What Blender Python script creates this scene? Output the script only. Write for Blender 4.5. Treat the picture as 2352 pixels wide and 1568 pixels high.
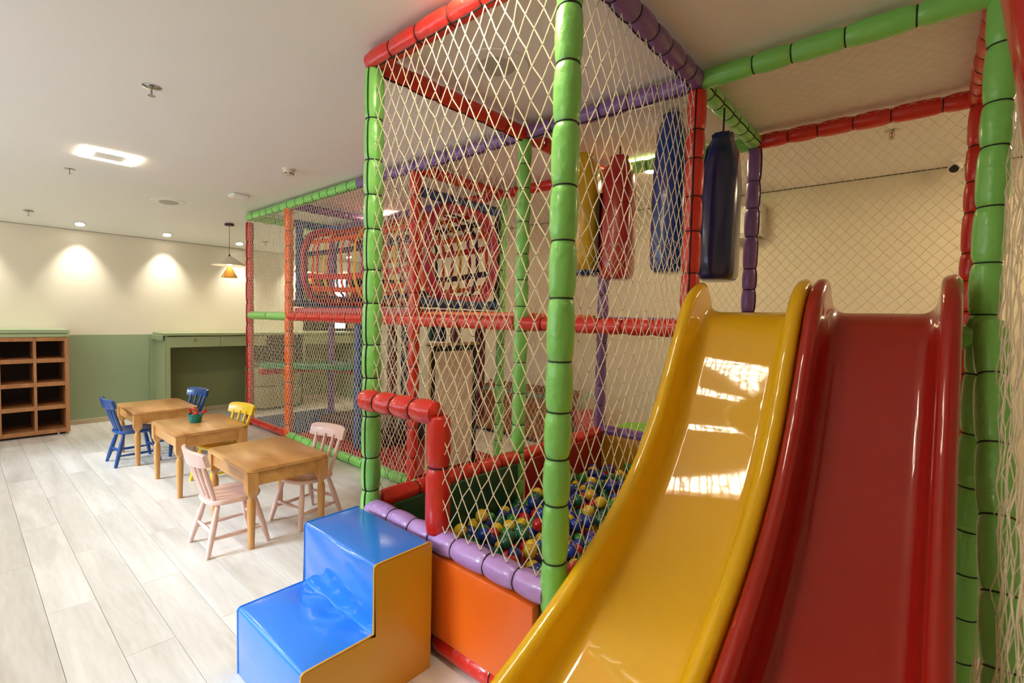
import bpy, math, random
import numpy as np
from mathutils import Vector, Matrix, Quaternion
random.seed(7); rng = np.random.default_rng(7)
for o in list(bpy.data.objects): bpy.data.objects.remove(o, do_unlink=True)
scene = bpy.context.scene
COL = scene.collection

# ------------------------------------------------------------------ camera
H = 1.5                                   # eye height (m)
yaw, pitch, roll = math.radians(40.807), math.radians(2.673), math.radians(-1.3165)
fwd = Vector((-math.sin(yaw)*math.cos(pitch), math.cos(yaw)*math.cos(pitch), -math.sin(pitch)))
rt = fwd.cross(Vector((0, 0, 1))).normalized(); dn = fwd.cross(rt)
r2 = rt*math.cos(roll)+dn*math.sin(roll); d2 = -rt*math.sin(roll)+dn*math.cos(roll)
cam_d = bpy.data.cameras.new('camera'); cam = bpy.data.objects.new('camera', cam_d); COL.objects.link(cam)
cam.matrix_world = Matrix(((r2.x, -d2.x, -fwd.x, 0), (r2.y, -d2.y, -fwd.y, 0), (r2.z, -d2.z, -fwd.z, H), (0, 0, 0, 1)))
cam_d.sensor_width = 36; cam_d.lens = 1109.5/2352*36; cam_d.clip_start = 0.02; cam_d.clip_end = 100
cam_d.dof.use_dof = True; cam_d.dof.focus_distance = 4.2; cam_d.dof.aperture_fstop = 3.2
scene.camera = cam

# ------------------------------------------------------------------ light & exposure
vs = scene.view_settings
vs.view_transform = 'Standard'; vs.look = 'None'; vs.gamma = 1.0; vs.use_curve_mapping = False
vs.exposure = 0.85
w = bpy.data.worlds.new('world'); scene.world = w; w.use_nodes = True
w.node_tree.nodes['Background'].inputs[0].default_value = (0.75, 0.87, 1.0, 1)
w.node_tree.nodes['Background'].inputs[1].default_value = 2.0
sd = bpy.data.lights.new('daylight', 'SUN'); sd.energy = 3.7; sd.angle = math.radians(20); sd.color = (0.72, 0.86, 1.0)
so = bpy.data.objects.new('daylight', sd); COL.objects.link(so)
so.rotation_euler = Vector((0.22, 0.8, -0.52)).to_track_quat('-Z', 'Y').to_euler()
LED_STRENGTH = 30.0
LED_COLOR = (1.0, 0.85, 0.64)
SPOT_W = 40.0

# ------------------------------------------------------------------ helpers
def lin(c):
    return tuple(((x/255)/12.92 if x/255 <= 0.04045 else (((x/255)+0.055)/1.055)**2.4) for x in c)+(1,)
MATS = {}
def mat(name, rgb, rough=0.5, coat=0.0, metal=0.0, bump=0.0, bscale=30.0, bstretch=(1, 1, 1), vary=0.0, emit=None, spec=0.5):
    if name in MATS: return MATS[name]
    m = bpy.data.materials.new(name); m.use_nodes = True; nt = m.node_tree; b = nt.nodes['Principled BSDF']
    b.inputs['Base Color'].default_value = lin(rgb); b.inputs['Roughness'].default_value = rough
    b.inputs['Metallic'].default_value = metal; b.inputs['Coat Weight'].default_value = coat
    b.inputs['Coat Roughness'].default_value = 0.03 if coat == 1.0 else 0.12; b.inputs['Specular IOR Level'].default_value = spec
    if bump or vary:
        tc = nt.nodes.new('ShaderNodeTexCoord'); mp = nt.nodes.new('ShaderNodeMapping')
        mp.inputs['Scale'].default_value = bstretch; nt.links.new(tc.outputs['Object'], mp.inputs[0])
        nz = nt.nodes.new('ShaderNodeTexNoise'); nz.inputs['Scale'].default_value = bscale; nz.inputs['Detail'].default_value = 4
        nt.links.new(mp.outputs[0], nz.inputs['Vector'])
        if bump:
            bp = nt.nodes.new('ShaderNodeBump'); bp.inputs['Strength'].default_value = bump; bp.inputs['Distance'].default_value = 0.02
            nt.links.new(nz.outputs['Fac'], bp.inputs['Height']); nt.links.new(bp.outputs[0], b.inputs['Normal'])
        if vary:
            n2 = nt.nodes.new('ShaderNodeTexNoise'); n2.inputs['Scale'].default_value = 3.0; n2.inputs['Detail'].default_value = 3
            nt.links.new(tc.outputs['Object'], n2.inputs['Vector'])
            mx = nt.nodes.new('ShaderNodeMix'); mx.data_type = 'RGBA'
            c = lin(rgb); d = tuple(x*(1-vary) for x in c[:3])+(1,)
            mx.inputs[6].default_value = d; mx.inputs[7].default_value = c
            nt.links.new(n2.outputs['Fac'], mx.inputs[0]); nt.links.new(mx.outputs[2], b.inputs['Base Color'])
    if emit:
        b.inputs['Emission Color'].default_value = tuple(emit[0])+(1,); b.inputs['Emission Strength'].default_value = emit[1]
    MATS[name] = m; return m

def wood_mat(name, c1, c2, scale=1.0, rough=0.4, axis='X', rnd=0.0, coat=0.2, ring=9.0):
    if name in MATS: return MATS[name]
    m = bpy.data.materials.new(name); m.use_nodes = True; nt = m.node_tree; b = nt.nodes['Principled BSDF']
    tc = nt.nodes.new('ShaderNodeTexCoord'); mp = nt.nodes.new('ShaderNodeMapping')
    s = {'X': (0.12, 1, 1), 'Y': (1, 0.12, 1), 'Z': (1, 1, 0.12)}[axis]
    mp.inputs['Scale'].default_value = tuple(v*scale for v in s)
    oi = nt.nodes.new('ShaderNodeObjectInfo')
    ad = nt.nodes.new('ShaderNodeVectorMath'); ad.operation = 'ADD'
    ml = nt.nodes.new('ShaderNodeMath'); ml.operation = 'MULTIPLY'; ml.inputs[1].default_value = 37.0
    nt.links.new(oi.outputs['Random'], ml.inputs[0])
    nt.links.new(tc.outputs['Object'], mp.inputs[0]); nt.links.new(mp.outputs[0], ad.inputs[0]); nt.links.new(ml.outputs[0], ad.inputs[1])
    n1 = nt.nodes.new('ShaderNodeTexNoise'); n1.inputs['Scale'].default_value = ring; n1.inputs['Detail'].default_value = 3
    n1.inputs['Distortion'].default_value = 0.6
    n2 = nt.nodes.new('ShaderNodeTexNoise'); n2.inputs['Scale'].default_value = ring*9; n2.inputs['Detail'].default_value = 4
    nt.links.new(ad.outputs[0], n1.inputs['Vector']); nt.links.new(ad.outputs[0], n2.inputs['Vector'])
    mx = nt.nodes.new('ShaderNodeMath'); mx.operation = 'MULTIPLY_ADD'; mx.inputs[1].default_value = 0.35
    nt.links.new(n2.outputs['Fac'], mx.inputs[0]); nt.links.new(n1.outputs['Fac'], mx.inputs[2])
    rp = nt.nodes.new('ShaderNodeValToRGB'); rp.color_ramp.elements[0].position = 0.42; rp.color_ramp.elements[1].position = 0.85
    rp.color_ramp.elements[0].color = lin(c1); rp.color_ramp.elements[1].color = lin(c2)
    nt.links.new(mx.outputs[0], rp.inputs[0])
    out = rp.outputs[0]
    if rnd:
        hv = nt.nodes.new('ShaderNodeHueSaturation'); mr = nt.nodes.new('ShaderNodeMapRange')
        mr.inputs[3].default_value = 1-rnd; mr.inputs[4].default_value = 1+rnd
        nt.links.new(oi.outputs['Random'], mr.inputs[0]); nt.links.new(mr.outputs[0], hv.inputs['Value']); nt.links.new(out, hv.inputs['Color'])
        out = hv.outputs[0]
    nt.links.new(out, b.inputs['Base Color'])
    b.inputs['Roughness'].default_value = rough; b.inputs['Coat Weight'].default_value = coat; b.inputs['Coat Roughness'].default_value = 0.2
    MATS[name] = m; return m

ROOTLOC = {}
def link(o, parent=None):
    COL.objects.link(o)
    if parent is not None:
        o.parent = parent
        l = ROOTLOC.get(parent.name)
        if l is not None: o.matrix_parent_inverse = Matrix.Translation(-Vector(l))
    return o
def mk(name, vf, m, parent=None, smooth=False, **props):
    v, f = vf
    me = bpy.data.meshes.new(name); me.from_pydata([tuple(p) for p in v], [], [tuple(q) for q in f]); me.update()
    if m is not None: me.materials.append(m)
    if smooth:
        me.polygons.foreach_set('use_smooth', [True]*len(me.polygons))
        if smooth != 'all':
            try: me.set_sharp_from_angle(angle=math.radians(40))
            except Exception: pass
    o = bpy.data.objects.new(name, me); link(o, parent)
    for k, x in props.items(): o[k] = x
    return o
def mk_shared(name, me, parent, loc, rot=None, scale=None):
    o = bpy.data.objects.new(name, me); link(o, parent); o.location = loc
    if rot is not None: o.rotation_mode = 'QUATERNION'; o.rotation_quaternion = rot
    if scale is not None: o.scale = scale
    return o
def tag(o, label, cat, group=None):
    o['label'] = label; o['category'] = cat
    if group: o['group'] = group
    return o
def root(name, loc, label, cat, group=None, world=False, rotz=0):
    o = bpy.data.objects.new(name, None); COL.objects.link(o); o.location = loc; o.rotation_euler = (0, 0, rotz)
    o.empty_display_size = 0.1
    if world: ROOTLOC[o.name] = loc                 # children given in world coordinates
    return tag(o, label, cat, group)
def struct(name, vf, m, parent=None, smooth=False):
    o = mk(name, vf, m, parent, smooth); o['kind'] = 'structure'; return o

def join(*parts):
    V, F = [], []
    for v, f in parts:
        n = len(V); V += list(v); F += [tuple(i+n for i in q) for q in f]
    return V, F
def box(x0, x1, y0, y1, z0, z1):
    v = [(x, y, z) for z in (z0, z1) for y in (y0, y1) for x in (x0, x1)]
    return v, [(0, 2, 3, 1), (4, 5, 7, 6), (0, 1, 5, 4), (2, 6, 7, 3), (0, 4, 6, 2), (1, 3, 7, 5)]
def bbox(x0, x1, y0, y1, z0, z1, b=0.006):
    """box with chamfered edges"""
    xs, ys, zs = (x0, x1), (y0, y1), (z0, z1)
    v = []; idx = {}
    for i in (0, 1):
        for j in (0, 1):
            for k in (0, 1):
                sx, sy, sz = (1-2*i)*b, (1-2*j)*b, (1-2*k)*b
                for a, p in enumerate(((xs[i], ys[j]+sy, zs[k]+sz), (xs[i]+sx, ys[j], zs[k]+sz), (xs[i]+sx, ys[j]+sy, zs[k]))):
                    idx[i, j, k, a] = len(v); v.append(p)
    f = []
    for i in (0, 1): q = [idx[i, 0, 0, 0], idx[i, 1, 0, 0], idx[i, 1, 1, 0], idx[i, 0, 1, 0]]; f.append(q if i else q[::-1])
    for j in (0, 1): q = [idx[0, j, 0, 1], idx[0, j, 1, 1], idx[1, j, 1, 1], idx[1, j, 0, 1]]; f.append(q if j else q[::-1])
    for k in (0, 1): q = [idx[0, 0, k, 2], idx[1, 0, k, 2], idx[1, 1, k, 2], idx[0, 1, k, 2]]; f.append(q if k else q[::-1])
    for j in (0, 1):
        for k in (0, 1): q = [idx[0, j, k, 1], idx[1, j, k, 1], idx[1, j, k, 2], idx[0, j, k, 2]]; f.append(q if j == k else q[::-1])
    for i in (0, 1):
        for k in (0, 1): q = [idx[i, 0, k, 0], idx[i, 1, k, 0], idx[i, 1, k, 2], idx[i, 0, k, 2]]; f.append(q if i != k else q[::-1])
    for i in (0, 1):
        for j in (0, 1): q = [idx[i, j, 0, 0], idx[i, j, 1, 0], idx[i, j, 1, 1], idx[i, j, 0, 1]]; f.append(q if i == j else q[::-1])
    for i in (0, 1):
        for j in (0, 1):
            for k in (0, 1): q = [idx[i, j, k, 0], idx[i, j, k, 1], idx[i, j, k, 2]]; f.append(q if (i+j+k) % 2 == 0 else q[::-1])
    return v, [tuple(q) for q in f]
def frame_of(d):
    d = Vector(d).normalized(); u = Vector((0, 0, 1)) if abs(d.z) < 0.9 else Vector((1, 0, 0))
    a = u.cross(d).normalized(); return a, d.cross(a)
def loft(path, radii, n=12, cap=True, ex=1.0):
    """tube through points with radius per point"""
    V, F = [], []; P = [Vector(p) for p in path]; N = len(P); a = None
    for i, p in enumerate(P):
        d = (P[min(i+1, N-1)]-P[max(i-1, 0)]).normalized()
        if a is None: a, _ = frame_of(d)
        a = (a-d*a.dot(d)).normalized(); b = d.cross(a)
        for k in range(n):
            t = 2*math.pi*k/n; V.append(p+a*(math.cos(t)*radii[i]*ex)+b*(math.sin(t)*radii[i]))
    for i in range(N-1):
        for k in range(n):
            k2 = (k+1) % n; F.append((i*n+k, i*n+k2, (i+1)*n+k2, (i+1)*n+k))
    if cap:
        F.append(tuple(range(n))[::-1]); F.append(tuple((N-1)*n+k for k in range(n)))
    return V, F
def lathe(prof, n=24, c=(0, 0, 0)):
    V, F = [], []
    for r, z in prof:
        for k in range(n):
            t = 2*math.pi*k/n; V.append((c[0]+r*math.cos(t), c[1]+r*math.sin(t), c[2]+z))
    for i in range(len(prof)-1):
        for k in range(n):
            k2 = (k+1) % n; F.append((i*n+k, i*n+k2, (i+1)*n+k2, (i+1)*n+k))
    F.append(tuple(range(n))[::-1]); F.append(tuple((len(prof)-1)*n+k for k in range(n)))
    return V, F
def prism(poly, z0, z1):
    n = len(poly); V = [(x, y, z0) for x, y in poly]+[(x, y, z1) for x, y in poly]
    F = [tuple(range(n))[::-1], tuple(range(n, 2*n))]+[(i, (i+1) % n, n+(i+1) % n, n+i) for i in range(n)]
    return V, F
def rrect(x0, x1, y0, y1, r, n=6):
    pts = []
    for cx, cy, a0 in ((x1-r, y1-r, 0), (x0+r, y1-r, 90), (x0+r, y0+r, 180), (x1-r, y0+r, 270)):
        for i in range(n+1):
            a = math.radians(a0+90*i/n); pts.append((cx+r*math.cos(a), cy+r*math.sin(a)))
    return pts
def slab(poly, z0, z1, b=0.006):
    """polygon slab with rounded-over edges (poly convex, centre-scaled)"""
    cx = sum(p[0] for p in poly)/len(poly); cy = sum(p[1] for p in poly)/len(poly); n = len(poly)
    ext = max(max(abs(p[0]-cx) for p in poly), max(abs(p[1]-cy) for p in poly))
    V, F = [], []
    lv = [(z0, 1), (z0+b*0.3, 0.3), (z0+b, 0), (z1-b, 0), (z1-b*0.3, 0.3), (z1, 1)]
    for z, k in lv:
        for x, y in poly:
            dx, dy = x-cx, y-cy; l = math.hypot(dx, dy); s = (l-b*k)/l
            V.append((cx+dx*s, cy+dy*s, z))
    for i in range(len(lv)-1):
        for k in range(n): k2 = (k+1) % n; F.append((i*n+k, i*n+k2, (i+1)*n+k2, (i+1)*n+k))
    F.append(tuple(range(n))[::-1]); F.append(tuple((len(lv)-1)*n+k for k in range(n)))
    return V, F
def xf(vf, M):
    return [tuple(M @ Vector(p)) for p in vf[0]], vf[1]
def catmull(pts, per=6):
    out = []; P = [np.array(p, float) for p in pts]
    for i in range(len(P)-1):
        p0, p1, p2, p3 = P[max(i-1, 0)], P[i], P[i+1], P[min(i+2, len(P)-1)]
        for k in range(per):
            t = k/per
            out.append(0.5*((2*p1)+(-p0+p2)*t+(2*p0-5*p1+4*p2-p3)*t*t+(-p0+3*p1-3*p2+p3)*t**3))
    out.append(P[-1]); return out
def copy_tree(o, loc, rotz=0, **kw):
    c = o.copy(); COL.objects.link(c); c.location = loc; c.rotation_euler = (0, 0, rotz)
    for k, x in kw.items(): c[k] = x
    for ch in list(o.children):
        d = ch.copy(); COL.objects.link(d); d.parent = c
        for g in list(ch.children):
            e = g.copy(); COL.objects.link(e); e.parent = d
    return c

# ------------------------------------------------------------------ materials
VIN = dict(rough=0.34, coat=0.35, bump=0.35, bscale=22, bstretch=(1, 1, 1))
GREEN = mat('green_vinyl', (134, 214, 104), **VIN); RED = mat('red_vinyl', (212, 40, 28), **VIN)
PURP = mat('purple_vinyl', (126, 88, 152), **VIN); LILAC = mat('lilac_vinyl', (178, 138, 202), **VIN)
ORANGE = mat('orange_vinyl', (238, 104, 22), **VIN); PINK = mat('magenta_vinyl', (196, 44, 84), **VIN)
BLUE = mat('blue_vinyl', (34, 84, 150), **VIN); BLACK = mat('black_cord', (18, 18, 18), 0.7)
NETM = mat('net_cord', (238, 224, 190), 0.8); PLAIN_BLACK = mat('black_paint', (14, 14, 15), 0.5)
CREAM = mat('cream_paint', (224, 215, 192), 0.75, bump=0.04, bscale=120); SAGE = mat('sage_paint', (150, 168, 132), 0.6, bump=0.03, bscale=120)
WHITE = mat('ceiling_paint', (242, 238, 231), 0.85, vary=0.03); SAGE2 = mat('sage_laminate', (158, 172, 130), 0.45)
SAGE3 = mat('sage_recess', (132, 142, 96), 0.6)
OAK = wood_mat('pine_wood', (182, 122, 58), (218, 164, 96), 1.0, 0.33, 'X', 0.05)
OAKZ = wood_mat('pine_wood_leg', (186, 126, 62), (220, 166, 98), 1.0, 0.35, 'Z', 0.05)
CUBW = wood_mat('cubby_wood', (152, 100, 56), (184, 128, 78), 1.0, 0.5, 'Z', 0.03)
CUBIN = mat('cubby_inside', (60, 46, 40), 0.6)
FLOORM = wood_mat('white_oak_laminate', (200, 194, 184), (232, 228, 221), 0.9, 0.36, 'X', 0.04, coat=0.25, ring=7)
STEEL = mat('steel', (170, 168, 160), 0.3, metal=1.0); WPLAST = mat('white_plastic', (232, 230, 224), 0.4)

# ------------------------------------------------------------------ the room
XL, YB, XR, YF, ZC = -8.33, 5.43, 1.7, -1.5, 2.845
def tilt_of(x):
    return -math.atan(0.335*2*(-6.6-x)/1.73**2) if x < -6.6 else 0.0
def ceil_z(x):
    return ZC-(0.335*((-6.6-x)/1.73)**2 if x < -6.6 else 0)
floor = struct('floor', box(XL-0.1, XR+0.1, YF-0.2, YB+0.1, -0.06, -0.013), mat('underlay', (168, 156, 138), 0.9))
PW, PL = 0.187, 1.335
pm = bpy.data.meshes.new('plank'); v, f = bbox(0, PL-0.0016, 0, PW-0.0016, -0.013, 0, 0.001); pm.from_pydata(v, [], f); pm.materials.append(FLOORM)
planks = []
for j in range(-10, 28):
    y = 0.271+PW*j
    if y+PW < YF or y > YB: continue
    off = -5.235 if j % 2 else -4.535
    for i in range(-4, 6):
        x = off+PL*i
        if x > XR or x+PL < XL: continue
        planks.append((x, y))
inview = [p for p in planks if p[1] > -0.2 and p[0] < -0.6]
inview.sort(key=lambda p: p[0]**2+p[1]**2)
for x, y in inview[:280]:
    mk_shared('plank', pm, floor, (x, y, 0))
rest = [p for p in planks if p not in set(inview[:280])]
mk('far_planks', join(*[box(x, min(x+PL-0.0022, XR), y, y+PW-0.0022, -0.013, 0) for x, y in rest]), FLOORM, floor, kind='stuff')
# ceiling with a gentle cove towards the left wall
xs = [XR+0.1, -2, -6.6]+[-6.6-1.73*i/14 for i in range(1, 15)]+[XL-0.1]
V, F = [], []
for x in xs:
    z = ceil_z(max(x, XL))
    V += [(x, YF-0.2, z), (x, YB+0.1, z), (x, YF-0.2, ZC+0.12), (x, YB+0.1, ZC+0.12)]
for i in range(len(xs)-1):
    a, b = 4*i, 4*i+4
    F += [(a, a+1, b+1, b), (a+2, b+2, b+3, a+3), (a, b, b+2, a+2), (a+1, a+3, b+3, b+1)]
F += [(0, 2, 3, 1), tuple(4*(len(xs)-1)+k for k in (0, 1, 3, 2))]
struct('ceiling', (V, F), WHITE, smooth=True)
struct('wall_left', box(XL-0.12, XL, YF-0.2, YB+0.1, 0, ZC), CREAM)
struct('wall_back', box(XL-0.1, XR+0.1, YB, YB+0.12, 0, ZC), CREAM)
struct('wall_right', box(XR, XR+0.12, YF-0.2, YB+0.1, 0, ZC), CREAM)
WX0, WX1, WZ0, WZ1 = -7.6, -1.9, 1.2, 2.25
struct('wall_front', join(box(XL, WX0, YF-0.14, YF, 0, ZC), box(WX1, XR, YF-0.14, YF, 0, ZC), box(WX0, WX1, YF-0.14, YF, 0, WZ0), box(WX0, WX1, YF-0.14, YF, WZ1, ZC)), CREAM)
wn = struct('window_1', join(box(WX0, WX1, YF-0.1, YF-0.04, WZ0, WZ0+0.04), box(WX0, WX1, YF-0.1, YF-0.04, WZ1-0.04, WZ1),
     *[box(x-0.02, x+0.02, YF-0.1, YF-0.04, WZ0+0.04, WZ1-0.04) for x in np.linspace(WX0+0.02, WX1-0.02, 5)]), WPLAST)
mk('window_sill', bbox(WX0-0.05, WX1+0.05, YF, YF+0.1, WZ0-0.035, WZ0), WPLAST, wn)
struct('trim_1', box(XL, XL+0.012, YF, 1.80, 0.06, 1.166), SAGE)
struct('trim_2', box(XL, XL+0.012, 1.803, YB, 0.06, 1.166), SAGE)
struct('baseboard_left', bbox(XL, XL+0.016, YF, YB, 0, 0.062, 0.004), mat('baseboard_paint', (196, 180, 148), 0.5))
struct('baseboard_back', bbox(XL, XR, YB-0.016, YB, 0, 0.062, 0.004), MATS['baseboard_paint'])
# ceiling-edge strips, coloured dark for the shade in the shadow gap
struct('gap_shade_back', box(XL, XR, YB-0.006, YB, ZC-0.008, ZC-0.001), mat('shadow_gap', (90, 84, 66), 0.9))
struct('gap_shade_left', box(XL, XL+0.006, YF, YB, ceil_z(XL)-0.004, ceil_z(XL)+0.004), mat('cornice_gap_shade', (150, 138, 112), 0.9))
# far window beyond the tunnel
w2 = struct('window_2', join(box(XL, XL+0.04, 4.02, 5.10, 1.21, 1.25), box(XL, XL+0.04, 4.02, 5.10, 2.2, 2.24), *[box(XL, XL+0.04, y-0.02, y+0.02, 1.25, 2.2) for y in (4.04, 4.58, 4.84, 5.08)]), PLAIN_BLACK)
mk('window_pane', box(XL+0.006, XL+0.016, 4.06, 4.56, 1.25, 2.2), mat('dark_glass', (22, 20, 18), 0.08), w2)
mk('window_pane', box(XL+0.006, XL+0.016, 4.60, 4.82, 1.25, 2.2), mat('daylit_glass', (200, 215, 235), 0.2, emit=((0.75, 0.86, 1.0), 1.1)), w2)
mk('window_pane', box(XL+0.006, XL+0.016, 4.86, 5.06, 1.25, 2.2), mat('tan_pane', (170, 145, 105), 0.3), w2)

# ------------------------------------------------------------------ ceiling fittings
LEDW = mat('warm_led_diffuser', (255, 246, 230), 0.5, emit=((1.0, 0.77, 0.46), LED_STRENGTH*1.35))
LED = mat('led_diffuser', (255, 250, 240), 0.5, emit=(LED_COLOR, LED_STRENGTH))
def led(x, y, label, s=0.187, inner=0.115, group='square LED ceiling lamps', m=None):
    z = ceil_z(x); r = root('ceiling_lamp', (x, y, z), label, 'lamp', group)
    pieces = [box(-s, s, -s, -inner, -0.009, -0.002), box(-s, s, inner, s, -0.009, -0.002), box(-s, -inner, -inner, inner, -0.009, -0.002), box(inner, s, -inner, inner, -0.009, -0.002)]
    mk('diffuser', join(*pieces), m or LED, r); mk('centre_plate', box(-inner, inner, -inner, inner, -0.0065, -0.002), WHITE, r)
led(-5.52, 0.93, 'bright square ring LED lamp on the open ceiling left of the play frame')
led(-5.48, 3.86, 'square ring LED lamp above the strap tunnel', m=LEDW)
led(-1.80, 3.95, 'square ring LED lamp behind the hanging bags', m=LEDW)
led(0.75, 4.35, 'added unseen square ring LED lamp brightening the back wall right of the slides', m=LEDW)  # extra lamp added out of sight to brighten the back wall
for x, y in ((-1.35, 1.13), (-1.80, -0.9), (-5.50, -0.9)):
    led(x, y, 'square ring LED ceiling lamp above the viewer, seen only mirrored in the yellow slide', group='LED lamps behind the viewer')
def downlight(y, label):
    x = -8.16; z = ceil_z(x); r = root('downlight', (x, y, z), label, 'downlight', 'downlights along the left wall')
    mk('trim_ring', lathe([(0.062, 0.0), (0.066, -0.006), (0.05, -0.012), (0.045, -0.008), (0.045, 0.0)], 24), WPLAST, r, True)
    mk('lens', lathe([(0.044, -0.004), (0.044, -0.009)], 20), mat('downlight_lens', (255, 255, 255), 0.5, emit=((1, 0.95, 0.85), 14.0)), r)
    l = bpy.data.lights.new('downlight_beam', 'SPOT'); l.energy = SPOT_W; l.spot_size = math.radians(70); l.spot_blend = 1.0; l.color = (1.0, 0.96, 0.87); l.shadow_soft_size = 0.03
    lo = bpy.data.objects.new('downlight_beam', l); COL.objects.link(lo); lo.parent = r; lo.location = (0.02, 0, -0.03)
    r.rotation_euler = (0, tilt_of(x), 0)
    lo.rotation_euler = (Matrix.Rotation(-tilt_of(x), 3, 'Y') @ Vector((-0.12, 0, -1))).to_track_quat('-Z', 'Y').to_euler()
downlight(0.12, 'recessed downlight nearest the left edge of the view')
downlight(1.07, 'recessed downlight over the wooden cubby shelf')
downlight(1.99, 'recessed downlight between the cubby shelf and the pendant lamp')
downlight(2.93, 'recessed downlight just behind the nearer pendant lamp')
downlight(3.87, 'recessed downlight beside the farther pendant lamp')
downlight(4.80, 'recessed downlight nearest the far corner of the room')
CH = mat('chrome', (190, 188, 184), 0.2, metal=1.0); REDG = mat('red_bulb', (190, 20, 20), 0.2)
def sprinkler(x, y, label, s=1.0):
    r = root('fire_sprinkler', (x, y, ceil_z(x)), label, 'sprinkler', 'ceiling fire sprinklers')
    mk('escutcheon', lathe([(0.045*s, 0), (0.045*s, -0.004), (0.03*s, -0.010), (0.012*s, -0.012)], 20), CH, r, True)
    mk('frame', join(loft([(0, 0, -0.01), (0.012*s, 0, -0.02), (0.014*s, 0, -0.035), (0, 0, -0.052)], [0.003]*4, 6), loft([(0, 0, -0.01), (-0.012*s, 0, -0.02), (-0.014*s, 0, -0.035), (0, 0, -0.052)], [0.003]*4, 6)), CH, r, True)
    mk('bulb', loft([(0, 0, -0.015), (0, 0, -0.045)], [0.003, 0.003], 6), REDG, r)
    mk('deflector', lathe([(0.018*s, -0.052), (0.018*s, -0.056)], 14), CH, r)
sprinkler(-3.61, 0.81, 'largest chrome sprinkler, nearest, high on the open ceiling', 1.1)
sprinkler(-6.34, 0.765, 'small sprinkler just past the lit square lamp')
sprinkler(-8.0, 0.60, 'tiny sprinkler by the left wall above the cubby shelf')
sprinkler(-8.0, 3.25, 'tiny sprinkler seen through the net beyond the red corner post')
sprinkler(-0.26, 4.23, 'sprinkler on the ceiling beyond the red top beam over the slides')
r = root('smoke_detector', (-4.583, 2.072, ZC), 'round white smoke detector on the ceiling beside the play frame', 'smoke detector')
mk('base', lathe([(0.055, 0), (0.055, -0.012)], 28), WPLAST, r, True); mk('body', lathe([(0.05, -0.012), (0.048, -0.04), (0.036, -0.058), (0.0, -0.06)], 28), mat('ivory_plastic', (228, 216, 190), 0.45), r, True)
for k in range(6):
    a = math.pi/3*k; mk('vent', xf(box(0.0395, 0.046, -0.014, 0.014, -0.05, -0.043), Matrix.Rotation(a, 4, 'Z')), PLAIN_BLACK, r)
r = root('wifi_access_point', (-6.045, 2.163, ZC), 'small white square network box on the ceiling', 'access point')
mk('body', slab(rrect(-0.09, 0.09, -0.09, 0.09, 0.03), -0.035, 0, 0.012), WPLAST, r, True); mk('indicator', box(-0.05, -0.042, -0.06, -0.052, -0.037, -0.034), mat('led_red', (255, 60, 40), 0.4, emit=((1, 0.1, 0.05), 3.0)), r)
def speaker(x, y, label):
    r = root('ceiling_speaker', (x, y, ceil_z(x)), label, 'speaker', 'round ceiling speakers')
    r.rotation_euler = (0, tilt_of(x), 0)
    mk('rim', lathe([(0.16, 0.0), (0.175, -0.002), (0.17, -0.008), (0.11, -0.009)], 40), WPLAST, r, True)
    mk('grille', lathe([(0.11, -0.0075), (0.09, -0.011), (0.0, -0.013)], 36), mat('speaker_grille', (196, 190, 178), 0.6, bump=0.5, bscale=260), r, True)
speaker(-7.05, 1.74, 'round white flush speaker in the ceiling left of the play frame'); speaker(-1.811, 1.919, 'round white flush speaker above the netted ball pit tower')
def pendant(x, y, label):
    zc = ceil_z(x); r = root('pendant_lamp', (x, y, zc), label, 'pendant lamp', 'pendant lamps over the sage counter')
    B = mat('dark_bronze', (58, 40, 30), 0.4, metal=0.3); G = mat('brass', (214, 164, 84), 0.28, metal=0.9); WS = mat('white_shade', (226, 216, 198), 0.6)
    mk('canopy', lathe([(0.06, 0), (0.06, -0.02), (0.05, -0.025)], 24), B, r, True)
    z = 2.29-zc
    mk('cord', loft([(0, 0, -0.02), (0, 0, z)], [0.003, 0.003], 6), B, r); mk('socket', lathe([(0.012, z+0.03), (0.012, z-0.01)], 10), B, r)
    mk('upper_shade', lathe([(0.03, z), (0.07, z-0.025), (0.225, z-0.125), (0.222, z-0.13), (0.06, z-0.035), (0.01, z-0.02)], 40), WS, r, True)
    mk('lower_shade', lathe([(0.008, z-0.115), (0.105, z-0.295), (0.101, z-0.297), (0.004, z-0.125)], 40), G, r, True)
    mk('bulb', lathe([(0.02, z-0.06), (0.04, z-0.09), (0.03, z-0.118), (0.012, z-0.125)], 16), mat('bulb', (255, 240, 220), 0.5, emit=((1, 0.86, 0.66), 30.0)), r, True)
    mk('lower_bulb', lathe([(0.012, z-0.2), (0.03, z-0.24), (0.028, z-0.27), (0.01, z-0.285)], 16), MATS['bulb'], r, True)
pendant(-7.55, 2.58, 'pendant lamp with white cone over brass cone, left of the red corner post')
pendant(-7.55, 3.72, 'farther pendant lamp half hidden behind the blue tunnel frame')

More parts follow.
